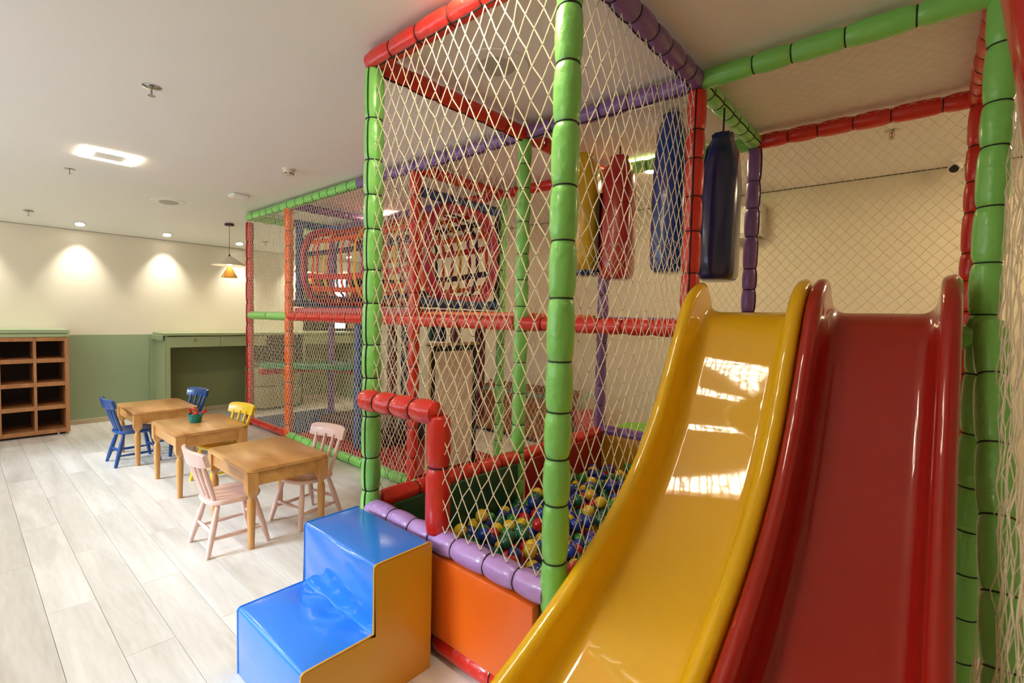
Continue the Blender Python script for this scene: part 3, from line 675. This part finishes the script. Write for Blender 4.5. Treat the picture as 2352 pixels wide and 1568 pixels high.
# ------------------------------------------------------------------ strap tunnel
tc = (3.185, 2.09); ta, tb = 0.425, 0.435
T = root('crawl_tunnel', ((xO+xR)/2, tc[0], 1.6), 'crawl tunnel woven of red, yellow and purple straps between padded rings', 'tunnel', world=True)
SR = [mat('strap_red', (196, 28, 30), 0.7), mat('strap_purple', (58, 28, 66), 0.7), mat('strap_yellow', (232, 166, 18), 0.7), mat('strap_orange', (226, 78, 26), 0.7), mat('strap_magenta', (170, 32, 62), 0.7)]
def sup(th, x, grow=1.0):
    c, s = math.cos(th), math.sin(th); n = 2.8
    t = (x-xO)/(xR-xO); sag = 0.055*math.sin(math.pi*t); bulge = 1.0+0.03*math.sin(math.pi*t)
    return (tc[0]+ta*grow*bulge*math.copysign(abs(c)**(2/n), c), tc[1]-sag*(0.4 if s > 0 else 1.0)+tb*grow*math.copysign(abs(s)**(2/n), s))
def ribbon(pts, outs, wd, th=0.004):
    V, F = [], []; N = len(pts)
    for i in range(N):
        p = Vector(pts[i]); d = (Vector(pts[min(i+1, N-1)])-Vector(pts[max(i-1, 0)])).normalized(); o = Vector(outs[i]).normalized(); s = d.cross(o).normalized()
        V += [p+s*wd/2-o*th/2, p-s*wd/2-o*th/2, p-s*wd/2+o*th/2, p+s*wd/2+o*th/2]
    for i in range(N-1):
        for k in range(4): k2 = (k+1) % 4; F.append((4*i+k, 4*i+k2, 4*i+4+k2, 4*i+4+k))
    F += [(0, 3, 2, 1), tuple(4*(N-1)+k for k in range(4))]
    return V, F
nl = 18
for k in range(nl):
    th = 2*math.pi*(k+0.5)/nl; pts, outs = [], []
    for i in range(17):
        x = xO+0.03+(xR-xO-0.06)*i/16; y, z = sup(th, x); pts.append((x, y, z)); outs.append((0, math.cos(th), math.sin(th)))
    mk('lengthwise_strap', ribbon(pts, outs, 0.06), SR[(k*3+(k//3)) % 5], T, True)
for k in range(17):
    x = xO+0.12+(xR-xO-0.24)*k/16; pts, outs = [], []
    for i in range(41):
        th = 2*math.pi*i/40; y, z = sup(th, x, 0.985 if k % 2 else 1.012); pts.append((x+0.012*math.sin(i*1.9+k), y, z)); outs.append((0, math.cos(th), math.sin(th)))
    mk('hoop_strap', ribbon(pts, outs, 0.042), SR[(k*2+1) % 5], T, True)
def padded_ring(x):
    V, F = [], []; nu, nv = 72, 12
    for i in range(nu):
        th = 2*math.pi*i/nu; y, z = sup(th, xO, 1.0); o = Vector((0, y-tc[0], z-tc[1])).normalized(); rr = 0.05*(1-0.2*(abs(math.sin(th*5)) < 0.17))
        for k in range(nv):
            b = 2*math.pi*k/nv; p = Vector((x, y, z))+o*(rr*math.cos(b))+Vector((rr*math.sin(b), 0, 0)); V.append(p)
    for i in range(nu):
        for k in range(nv): F.append((i*nv+k, ((i+1) % nu)*nv+k, ((i+1) % nu)*nv+(k+1) % nv, i*nv+(k+1) % nv))
    o = mk('padded_ring', (V, F), PINK, T, 'all'); o['label'] = 'magenta padded ring at the tunnel mouth'
padded_ring(xO+0.02); padded_ring(xR-0.02)
for x in (xO, xR):
    foam('blue_frame_bar', P(x, y1+0.062, 2.575), P(x, y2-0.062, 2.575), BLUE, 0.17, parent=T, r=0.045); foam('blue_frame_bar', P(x, y1+0.062, 1.628), P(x, y2-0.062, 1.628), BLUE, 0.17, parent=T, r=0.045)
foam('blue_frame_post', P(xO, y1+0.125, 1.62), P(xO, y1+0.125, 2.57), BLUE, 0.17, parent=T, r=0.046)
mk('black_side_flap', box(xR-0.02, xR+0.02, y2-0.10, y2-0.065, 1.64, 2.55), PLAIN_BLACK, T); mk('black_side_flap', box(xO-0.02, xO+0.02, y2-0.30, y2-0.065, 1.60, 2.0), PLAIN_BLACK, T)

# ------------------------------------------------------------------ mats and pieces inside the play frame
def mat_thing(name, x0, x1, ya, yb, z0, z1, m, label, cat='mat', puff=0.004, b=0.012):
    o = cushion(name, x0, x1, ya, yb, z0, z1, m, b, parent=None, puff=puff); tag(o, label, cat); return o
MBL = mat('blue_mat_vinyl', (44, 78, 140), **PANEL); MRD = mat('red_mat_vinyl', (186, 30, 26), **PANEL); MPU = mat('plum_vinyl', (62, 24, 46), **PANEL)
mat_thing('floor_mat', xE+0.06, xO+0.10, y1+0.06, y2-0.06, 0.0, 0.095, MBL, 'blue padded floor mat in the far left bay of the play frame')
mat_thing('floor_mat', xO+0.11, -4.55, y1+0.06, y2-0.06, 0.0, 0.085, MRD, 'red padded floor mat under the plum block')
mat_thing('floor_mat', -4.54, xR-0.04, y1+0.06, y2-0.06, 0.0, 0.08, MRD, 'red padded floor mat left of the white panel')
mat_thing('floor_mat', xR+0.06, xD-0.06, y1+0.06, y2-0.06, 0.0, 0.07, mat('faded_red_vinyl', (196, 70, 52), **PANEL), 'faded red floor mat between the white panel and the ball pit')
mat_thing('soft_block', -5.50, -4.35, 2.86, 3.62, 0.089, 0.31, MPU, 'large dark plum soft block on the red mat', 'soft block', puff=0.012, b=0.03)
def round_poly(pts, r, n=6):
    out = []
    for i, p in enumerate(pts):
        p = Vector(p); a = (Vector(pts[i-1])-p).normalized(); b = (Vector(pts[(i+1) % len(pts)])-p).normalized()
        for k in range(n+1):
            t = k/n; q0 = p+a*r; q1 = p+b*r; out.append(tuple(q0*(1-t)**2+p*2*t*(1-t)+q1*t*t))
    return out
o = mk('step_platform', slab(round_poly([(-6.84, 2.67), (-5.70, 3.60), (-5.78, 3.66), (-6.74, 3.66)], 0.05), 0.755, 0.835, 0.02), mat('green_platform_vinyl', (28, 132, 80), 0.22, coat=0.5), None, True); tag(o, 'dark green three-cornered soft platform above the blue mat', 'platform')
foam('platform_beam', P(xE+0.06, y1+0.10, 0.70), P(xE+0.06, y2-0.05, 0.70), RED, 0.3, r=0.045, ties='joined'); foam('platform_beam', P(xE+0.10, y2-0.02, 0.70), P(xO-0.05, y2-0.02, 0.70), RED, 0.3, r=0.045, ties='joined')
foam('support_post', P(-4.55, 2.80, 0.085), P(-4.55, 2.80, ZM-0.05), BLUE, 0.3, r=0.05, ties='joined')
r = root('framed_panel', (-3.42, 3.12, 0), 'tall white panel in a black frame standing inside the play frame', 'panel', world=True)
mk('board', box(-3.435, -3.415, 2.88, 3.37, 0.05, 1.185), mat('white_board', (242, 234, 212), 0.35, bump=0.05, bscale=12, bstretch=(1, 1, 0.1)), r)
for n_, b in (('black_rail', (2.82, 3.43, 1.185, 1.235)), ('black_stile', (2.83, 2.88, 0.0, 1.185)), ('black_stile', (3.37, 3.42, 0.0, 1.185))): mk(n_, bbox(-3.44, -3.405, b[0], b[1], b[2], b[3], 0.003), PLAIN_BLACK, r)
mk('edge_trim', bbox(-3.445, -3.40, 2.80, 2.829, 0.0, 1.25, 0.003), mat('cream_edge', (214, 196, 150), 0.5), r); mk('top_trim', bbox(-3.445, -3.40, 2.80, 3.45, 1.236, 1.262, 0.003), MATS['cream_edge'], r)
MAR = mat('maroon_vinyl', (112, 22, 28), **VIN); NAVY = mat('navy_vinyl', (24, 44, 96), **VIN); DGR = mat('bottle_green_vinyl', (20, 78, 56), **VIN)
def roller(x, y, z0, z1, m, label, r_=0.055):
    o = root('hanging_roller', (x, y, z0), label, 'roller', 'padded rollers under the deck', world=True)
    mk('roller_body', loft([(x, y, z0), (x, y, z0+0.01), (x, y, z0+0.03), (x, y, z1-0.03), (x, y, z1-0.01), (x, y, z1)], [r_*0.7, r_*0.9, r_, r_, r_*0.9, r_*0.7], 20), m, o, True)
    mk('hanger', loft([(x, y, z1), (x, y, 1.493)], [0.008, 0.008], 8), BLACK, o)
roller(-3.52, 3.57, 0.45, 1.46, MAR, 'tall maroon padded roller right of the white panel'); roller(-4.64, 3.28, 0.33, 1.45, MAR, 'tall maroon padded roller left of the red post'); roller(-4.57, 3.42, 0.33, 1.45, mat('dark_purple_vinyl', (58, 34, 84), **VIN), 'dark purple padded roller left of the red post')
roller(-3.975, 3.3, 1.25, 1.46, DGR, 'short bottle green roller end above the white panel', 0.045); roller(-3.83, 3.3, 1.25, 1.46, NAVY, 'short navy roller end above the white panel', 0.06); roller(-3.595, 3.3, 1.25, 1.46, MAR, 'short maroon roller end above the white panel', 0.055)

# ------------------------------------------------------------------ hanging bags
def bag(x, y, z0, z1, w, dp, m, label, rot=0.0, base=None, side=None, zh=2.74, tilt=0.0, shape=None):
    r = root('hanging_bag', (x, y, z0), label, 'hanging bag', 'bags hanging over the ball pit', rotz=rot)
    hh = z1-z0; prof = shape or [(0.0, 0.78), (0.012, 0.92), (0.04, 1.0), (0.15, 1.04), (0.45, 1.03), (0.66, 1.0), (0.80, 0.92), (0.90, 0.76), (0.95, 0.6), (0.975, 0.5), (1.0, 0.55)]
    def body(zlo, zhi, k=1.0):
        V, F = [], []; n = 32; pr = [(t, s) for t, s in prof if zlo <= t <= zhi]
        for t, s in pr:
            for i in range(n):
                th = 2*math.pi*i/n; c, q = math.cos(th), math.sin(th); e = 2.7
                wr = 1+0.02*math.sin(7*th+9*t)+(0.06*math.sin(11*th) if t > 0.8 else 0)
                V.append((tilt*t*hh+w*s*k*wr*math.copysign(abs(c)**(2/e), c), dp*s*k*wr*math.copysign(abs(q)**(2/e), q), hh*t))
        for i in range(len(pr)-1):
            for j in range(n): j2 = (j+1) % n; F.append((i*n+j, i*n+j2, (i+1)*n+j2, (i+1)*n+j))
        F += [tuple(range(n))[::-1], tuple((len(pr)-1)*n+j for j in range(n))]
        return V, F
    mk('bag_body', body(0.0 if base is None else 0.04, 1.0), m, r, 'all')
    if base: mk('base_panel', body(0.0, 0.04, 1.005), base, r, 'all')
    if side: mk('side_panel', cap_side(w, dp, hh), side, r, True)
    mk('hanging_strap', loft([(tilt*hh, 0, hh*0.97), (tilt*hh, 0, zh-z0)], [0.005, 0.005], 8), BLACK, r)
    return r
def cap_side(w, dp, hh):
    return slab_z([(-w*1.045, -dp*0.8), (-w*1.045, dp*0.8), (-w*0.9, dp*0.98), (-w*0.9, -dp*0.98)], 0.05*hh, 0.7*hh)
def slab_z(poly, z0, z1): return prism(poly[::-1], z0, z1)
BAGM = dict(rough=0.24, coat=0.6, bump=0.3, bscale=7, bstretch=(1, 1, 0.5))
BB = mat('blue_bag_vinyl', (24, 58, 134), **BAGM); BY = mat('yellow_bag_vinyl', (228, 184, 28), **BAGM); BR = mat('red_bag_vinyl', (186, 40, 44), **BAGM); BN = mat('navy_bag_vinyl', (18, 36, 92), **BAGM)
bag(-1.30, 3.02, 1.82, 2.86-0.05, 0.105, 0.13, BB, 'bright blue bag hanging left of the red post', 0.3)
bag(-0.955, 2.93, 1.75, 2.58, 0.105, 0.15, BN, 'dark blue bag hanging right of the red post', 0.2, zh=2.74)
bag(-2.00, 3.08, 1.83, 2.72, 0.14, 0.13, BY, 'yellow bag with blue base hanging behind the nearest green post', 0.25, base=BB)
bag(-1.72, 3.12, 1.80, 2.66, 0.115, 0.13, BR, 'red bag hanging right of the yellow bag', 0.25, base=None, side=BN)
BRD = bag(0.302, 1.40, 1.70, 2.70, 0.225, 0.2, mat('red_bumper_vinyl', (168, 20, 18), **BAGM), 'red padded bag at the top right edge of the view', 0.0, zh=2.84,
    shape=[(0.0, 0.25), (0.03, 0.45), (0.08, 0.62), (0.18, 0.79), (0.33, 0.90), (0.46, 0.985), (0.6, 1.03), (0.8, 1.0), (0.92, 0.8), (1.0, 0.5)])
BRD['group'] = 'red bag by the slack net'

# ------------------------------------------------------------------ slides
def slide(name, xl, xr, m, label):
    path = catmull([(2.64, 1.556), (2.54, 1.556), (2.44, 1.505), (2.345, 1.355), (2.25, 1.19), (2.13, 1.0), (1.94, 0.79), (1.71, 0.615), (1.46, 0.482), (1.2, 0.365), (0.95, 0.275), (0.72, 0.215), (0.5, 0.19)], 6)
    r = root(name, ((xl+xr)/2, 1.5, 0), label, 'slide', 'fibreglass slides', world=True)
    w = (xr-xl)/2; cx = (xl+xr)/2
    # cross-section (x, height above bed), left to right over the top then back beneath
    def half():
        pts = [(-w+0.004, -0.02), (-w+0.001, 0.06)]
        for i in range(9):
            a = math.pi-math.pi*i/8; pts.append((-w+0.032+0.031*math.cos(a), 0.125+0.031*math.sin(a)))
        pts += [(-w+0.066, 0.075)]
        for i in range(7):
            a = math.pi+0.18+(math.pi/2-0.18)*i/6; pts.append((-w+0.125+0.055*math.cos(a), 0.055+0.055*math.sin(a)))
        return pts
    L = half(); top = L+[(0, 0.0)]+[(-x, h) for x, h in L[::-1]]; prof = top+[(w-0.02, -0.026), (0, -0.026), (-w+0.02, -0.026)]
    V, F = [], []; n = len(prof); N = len(path)
    for i, (y, z) in enumerate(path):
        d = np.array(path[min(i+1, N-1)])-np.array(path[max(i-1, 0)]); d /= np.linalg.norm(d)
        nrm = np.array([-d[1], d[0]]); nrm = nrm if nrm[1] > 0 else -nrm
        t = i/(N-1); k = min(1.0, max(0.05, (i-3)/3)) if i < 7 else 1.0
        for x, h in prof:
            hh = h*(k if h > 0 else 1)
            V.append((cx+x, y+nrm[0]*hh, z+nrm[1]*hh))
    for i in range(N-1):
        for j in range(n): j2 = (j+1) % n; F.append((i*n+j, (i+1)*n+j, (i+1)*n+j2, i*n+j2))
    F += [tuple(range(n)), tuple((N-1)*n+j for j in range(n))[::-1]]
    mk('slide_bed', (V, F), m, r, 'all')
    for x in (xl+0.07, xr-0.07): mk('support_leg', loft([(x, 0.75, 0.0), (x, 0.75, 0.2)], [0.02, 0.02], 12), STEEL, r, True)
    mk('top_flange', bbox(xl+0.06, xr-0.06, 2.525, 2.545, 1.36, 1.515, 0.006), m, r)
SLIDE = dict(rough=0.4, coat=1.0, bump=0.0, spec=0.3)
slide('yellow_slide', -0.925, -0.4025, mat('yellow_fibreglass', (246, 196, 10), **SLIDE), 'glossy yellow slide running down towards the viewer')
slide('red_slide', -0.3985, 0.088, mat('red_fibreglass', (168, 22, 12), **SLIDE), 'glossy dark red slide beside the yellow one')

# ------------------------------------------------------------------ step block
SB = root('step_block', (-1.83, 1.03, 0), 'blue and yellow two-step soft block at the ball pit entrance', 'step block', world=True)
bx0, bx1, by0, bym, by1, bz, bzt = -2.112, -1.556, 0.747, 1.03, 1.308, 0.28, 0.55
BLK = mat('sky_blue_vinyl', (40, 120, 216), 0.16, coat=0.5, bump=0.22, bscale=5)
prof = []
def arc(cy, cz, r_, a0, a1, n=5):
    return [(cy+r_*math.cos(math.radians(a0+(a1-a0)*i/n)), cz+r_*math.sin(math.radians(a0+(a1-a0)*i/n))) for i in range(n+1)]
def seg(a, b, n): return [(a[0]+(b[0]-a[0])*i/n, a[1]+(b[1]-a[1])*i/n) for i in range(1, n)]
rr = 0.014
prof = [(by0, 0.0)]+seg((by0, 0), (by0, bz-rr), 8)+arc(by0+rr, bz-rr, rr, 180, 90)+seg((by0+rr, bz), (bym-0.004, bz), 10)+arc(bym-0.004, bz+0.004, 0.004, 270, 360)+seg((bym, bz+0.004), (bym, bzt-rr), 8)+arc(bym+rr, bzt-rr, rr, 180, 90)+seg((bym+rr, bzt), (by1-rr, bzt), 8)+arc(by1-rr, bzt-rr, rr, 90, 0)+[(by1, 0.0)]
V, F = [], []; nx = 26
for i in range(nx+1):
    u = -1+2*i/nx; x = bx0+(bx1-bx0)*i/nx
    for y, z in prof:
        dy = dz = 0.0; e = (1-u**4)
        if z > bz-0.001 and y < bym-0.001 and abs(z-bz) < 0.03: dz += 0.010*e*math.sin(math.pi*min(1, max(0, (y-by0)/(bym-by0))))-0.006*math.exp(-((y-bym+0.03)/0.05)**2)*(1+math.sin(9*u+1))*e
        if abs(z-bzt) < 0.002: dz += 0.008*e*math.sin(math.pi*min(1, max(0, (y-bym)/(by1-bym))))
        if abs(y-by0) < 0.002: dy -= 0.008*e*math.sin(math.pi*min(1, z/bz))
        if abs(y-bym) < 0.002: dy -= 0.008*e*math.sin(math.pi*min(1, max(0, (z-bz)/(bzt-bz))))+0.004*math.sin(14*(z-bz)/0.27+4*u)*e
        V.append((x, y+dy, z+dz))
n = len(prof)
for i in range(nx):
    for k in range(n-1): F.append((i*n+k, i*n+k+1, (i+1)*n+k+1, (i+1)*n+k))
mk('blue_cover', (V, [q[::-1] for q in F]), BLK, SB, 'all')
SBY = mat('step_mustard_vinyl', (226, 170, 28), 0.36, coat=0.2, bump=0.25, bscale=4, bstretch=(1, 1, 0.6))
def side_L(x, s):
    V, F = [], []; m1 = 14
    ysg = sorted(set([by0+0.003, bym]+list(np.linspace(by0+0.003, by1-0.003, m1)))); zsg = sorted(set([0.0, bz-0.003, bzt-0.003]+list(np.linspace(0, bzt-0.003, m1)))); ids = {}
    for j, y in enumerate(ysg):
        for k, z in enumerate(zsg):
            e = math.sin(math.pi*min(1, max(0, (y-by0)/(by1-by0))))*math.sin(math.pi*min(1, z/(bz if y < bym else bzt)))
            ids[j, k] = len(V); V.append((x+s*(0.004+0.010*e+0.002*math.sin(30*y+12*z)*e), y, z))
    for j in range(len(ysg)-1):
        for k in range(len(zsg)-1):
            if ysg[j+1] <= bym+1e-6 and zsg[k] >= bz-0.0031: continue
            q = (ids[j, k], ids[j+1, k], ids[j+1, k+1], ids[j, k+1]); F.append(q if s > 0 else q[::-1])
    return V, F
mk('yellow_side', side_L(bx1, 1), SBY, SB, 'all'); mk('yellow_side', side_L(bx0, -1), SBY, SB, 'all'); mk('base', box(bx0+0.004, bx1-0.004, by0+0.004, by1-0.004, 0.0, 0.004), SBY, SB)
for x in (bx0, bx1):
    pp = [(x, y, z) for y, z in prof]; mk('seam_piping', loft(pp, [0.0042]*len(pp), 6), SBY if x == bx1 else BLK, SB, True)

# ------------------------------------------------------------------ ball pit balls
BM = [mat('ball_yellow', (226, 190, 40), 0.25, coat=0.5), mat('ball_blue', (22, 58, 150), 0.25, coat=0.5), mat('ball_green', (24, 98, 66), 0.25, coat=0.5), mat('ball_red', (192, 28, 32), 0.25, coat=0.5), mat('ball_lime', (40, 128, 40), 0.25, coat=0.5), mat('ball_violet', (84, 52, 130), 0.25, coat=0.5)]
CN = ['yellow', 'blue', 'dark green', 'red', 'leaf green', 'violet']
RB = 0.0385
sv, sf = lathe([(max(1e-4, RB*math.sin(math.pi*i/12)), -RB*math.cos(math.pi*i/12)) for i in range(13)], 20)
BME = []
for m in BM:
    me = bpy.data.meshes.new('ball'); me.from_pydata(sv, [], sf); me.materials.append(m); me.polygons.foreach_set('use_smooth', [True]*len(sf)); BME.append(me)
px0, px1, py0, py1 = xD+0.075+RB, xC-0.06-RB, yA+0.045+RB, y2-0.06-RB
balls = []
dx = 2*RB+0.005; row = 0; y = py0
while y <= py1:
    x = px0+(dx/2 if row % 2 else 0)
    while x <= px1:
        h = 0.238+0.018*math.sin(2.3*x+1.7*y)+0.012*math.sin(5*x-3*y); balls.append((x+random.uniform(-.002, .002), y+random.uniform(-.002, .002), h+random.uniform(-0.008, 0.008))); x += dx
    y += dx*0.87; row += 1
layer1 = len(balls); tops = []
for _ in range(170):
    bx, by, bz_ = random.choice(balls); x, y = bx+dx/2, by+dx*0.289; z = bz_+0.064
    if x < px1 and y < py1 and all((x-a)**2+(y-b)**2 > (2*RB)**2*1.02 for a, b, c in tops): tops.append((x, y, z))
balls += tops
balls.sort(key=lambda p: p[0]**2+p[1]**2+(p[2]-H)**2-1.2*(p[2]-0.25))
stuff = [[], [], [], [], [], []]
for i, p in enumerate(balls):
    c = random.choices(range(6), [29, 32, 21, 13, 4, 2])[0]
    if i < 300:
        o = mk_shared('pit_ball', BME[c], None, p); tag(o, f'glossy {CN[c]} plastic ball lying in the ball pit', 'ball', f'{CN[c]} pit balls')
    else: stuff[c].append(p)
parts = [xf((sv, sf), Matrix.Translation(p)) for c in range(6) for p in stuff[c]]; mi = [c for c in range(6) for p in stuff[c] for _ in sf]
o = mk('far_pit_balls', join(*parts), None, None, 'all')
for m in BM: o.data.materials.append(m)
o.data.polygons.foreach_set('material_index', mi); o['kind'] = 'stuff'
tag(o, 'mixed plastic balls filling the far end of the ball pit', 'balls')

# ------------------------------------------------------------------ things along the back wall
r = root('toy_chest', (-4.05, 4.85, 0), 'brown wooden toy chest with a green lined top behind the play frame', 'chest', world=True)
BRN = wood_mat('chest_wood', (120, 66, 28), (150, 88, 42), 1.0, 0.5, 'X', 0.0)
x0, x1, ya, yb, zt_ = -4.85, -3.28, 4.6, 5.1, 0.62
mk('front_board', bbox(x0, x1, ya, ya+0.02, 0.05, zt_-0.06, 0.003), BRN, r); mk('side_board', bbox(x0, x0+0.02, ya+0.02, yb, 0.05, zt_-0.06, 0.003), BRN, r); mk('side_board', bbox(x1-0.02, x1, ya+0.02, yb, 0.05, zt_-0.06, 0.003), BRN, r)
mk('back_board', bbox(x0, x1, yb, yb+0.02, 0.05, zt_, 0.003), BRN, r); mk('bottom', box(x0+0.02, x1-0.02, ya+0.02, yb, 0.05, 0.07), BRN, r); mk('plinth', box(x0+0.03, x1-0.03, ya+0.04, yb, 0.0, 0.05), CUBIN, r)
mk('green_band', bbox(x0-0.004, x1+0.004, ya-0.004, ya+0.024, zt_-0.06, zt_-0.012, 0.002), mat('dull_green', (116, 140, 112), 0.5), r); mk('top_rim', bbox(x0-0.006, x1+0.006, ya-0.008, ya+0.03, zt_-0.012, zt_, 0.002), BRN, r)
r = root('doll_cart', (-3.03, 4.95, 0), 'pink patterned doll cart with mint green push handle by the back wall', 'toy')
PKF = mat('pink_fabric', (232, 96, 104), 0.8, vary=0.5); MINT = mat('mint_tube', (120, 190, 176), 0.4)
mk('basket', join(lathe([(0.13, 0.12), (0.16, 0.2), (0.19, 0.40), (0.185, 0.41), (0.15, 0.22), (0.0, 0.15)], 24)), PKF, r, True)
for s in (-1, 1): mk('handle_tube', loft(catmull([(s*0.13, -0.1, 0.05), (s*0.15, -0.05, 0.3), (s*0.14, 0.05, 0.52), (s*0.09, 0.12, 0.60)], 5), [0.011]*16, 8), MINT, r, True)
mk('grip', loft([(-0.1, 0.12, 0.6), (0.1, 0.12, 0.6)], [0.012, 0.012], 8), MINT, r, True)
for sx in (-1, 1):
    for sy in (-1, 1): mk('wheel', xf(lathe([(0.05, -0.01), (0.05, 0.01)], 16), Matrix.Translation((sx*0.14, sy*0.1, 0.05)) @ Matrix.Rotation(math.pi/2, 4, 'Y')), PLAIN_BLACK, r, True)
r = root('plastic_tub', (-2.41, 4.98, 0), 'lime green plastic tub on the floor by the back wall', 'tub')
mk('tub_body', lathe([(0.12, 0), (0.13, 0.01), (0.165, 0.3), (0.19, 0.325), (0.19, 0.34), (0.175, 0.34), (0.155, 0.3), (0.12, 0.02), (0.0, 0.015)], 32), mat('lime_plastic', (140, 214, 50), 0.35), r, True)
for a in (0.3, 0.3+math.pi): mk('tub_handle', xf(bbox(0.18, 0.215, -0.05, 0.05, 0.315, 0.335, 0.005), Matrix.Rotation(a, 4, 'Z')), MATS['lime_plastic'], r)
r = root('air_conditioner', (-1.75, YB-0.1, 2.36), 'white wall air conditioner high on the back wall behind the dark blue bag', 'air conditioner', world=True)
mk('housing', bbox(-2.18, -1.33, YB-0.20, YB, 2.40, 2.70, 0.02), WPLAST, r); mk('outlet_flap', bbox(-2.16, -1.36, YB-0.205, YB-0.05, 2.365, 2.398, 0.005), mat('grey_plastic', (196, 190, 176), 0.4), r)
mk('end_cap', bbox(-1.328, -1.305, YB-0.19, YB, 2.375, 2.70, 0.01), MATS['grey_plastic'], r)
r = root('security_camera', (0.093, 5.2, ZC), 'white ball security camera on the ceiling at the right', 'camera')
mk('mount', lathe([(0.055, 0), (0.055, -0.02), (0.045, -0.03)], 24), WPLAST, r, True); mk('ball', lathe([(max(1e-4, 0.048*math.sin(math.pi*i/10)), -0.06-0.048*math.cos(math.pi*i/10)) for i in range(11)], 24), WPLAST, r, True)
lm = Matrix.Translation((-0.008, -0.03, -0.083)) @ Vector((-0.15, -0.6, -0.55)).to_track_quat('Z', 'Y').to_matrix().to_4x4()
mk('lens', xf(lathe([(0.03, -0.01), (0.03, 0.016), (0.022, 0.018)], 20), lm), PLAIN_BLACK, r, True)
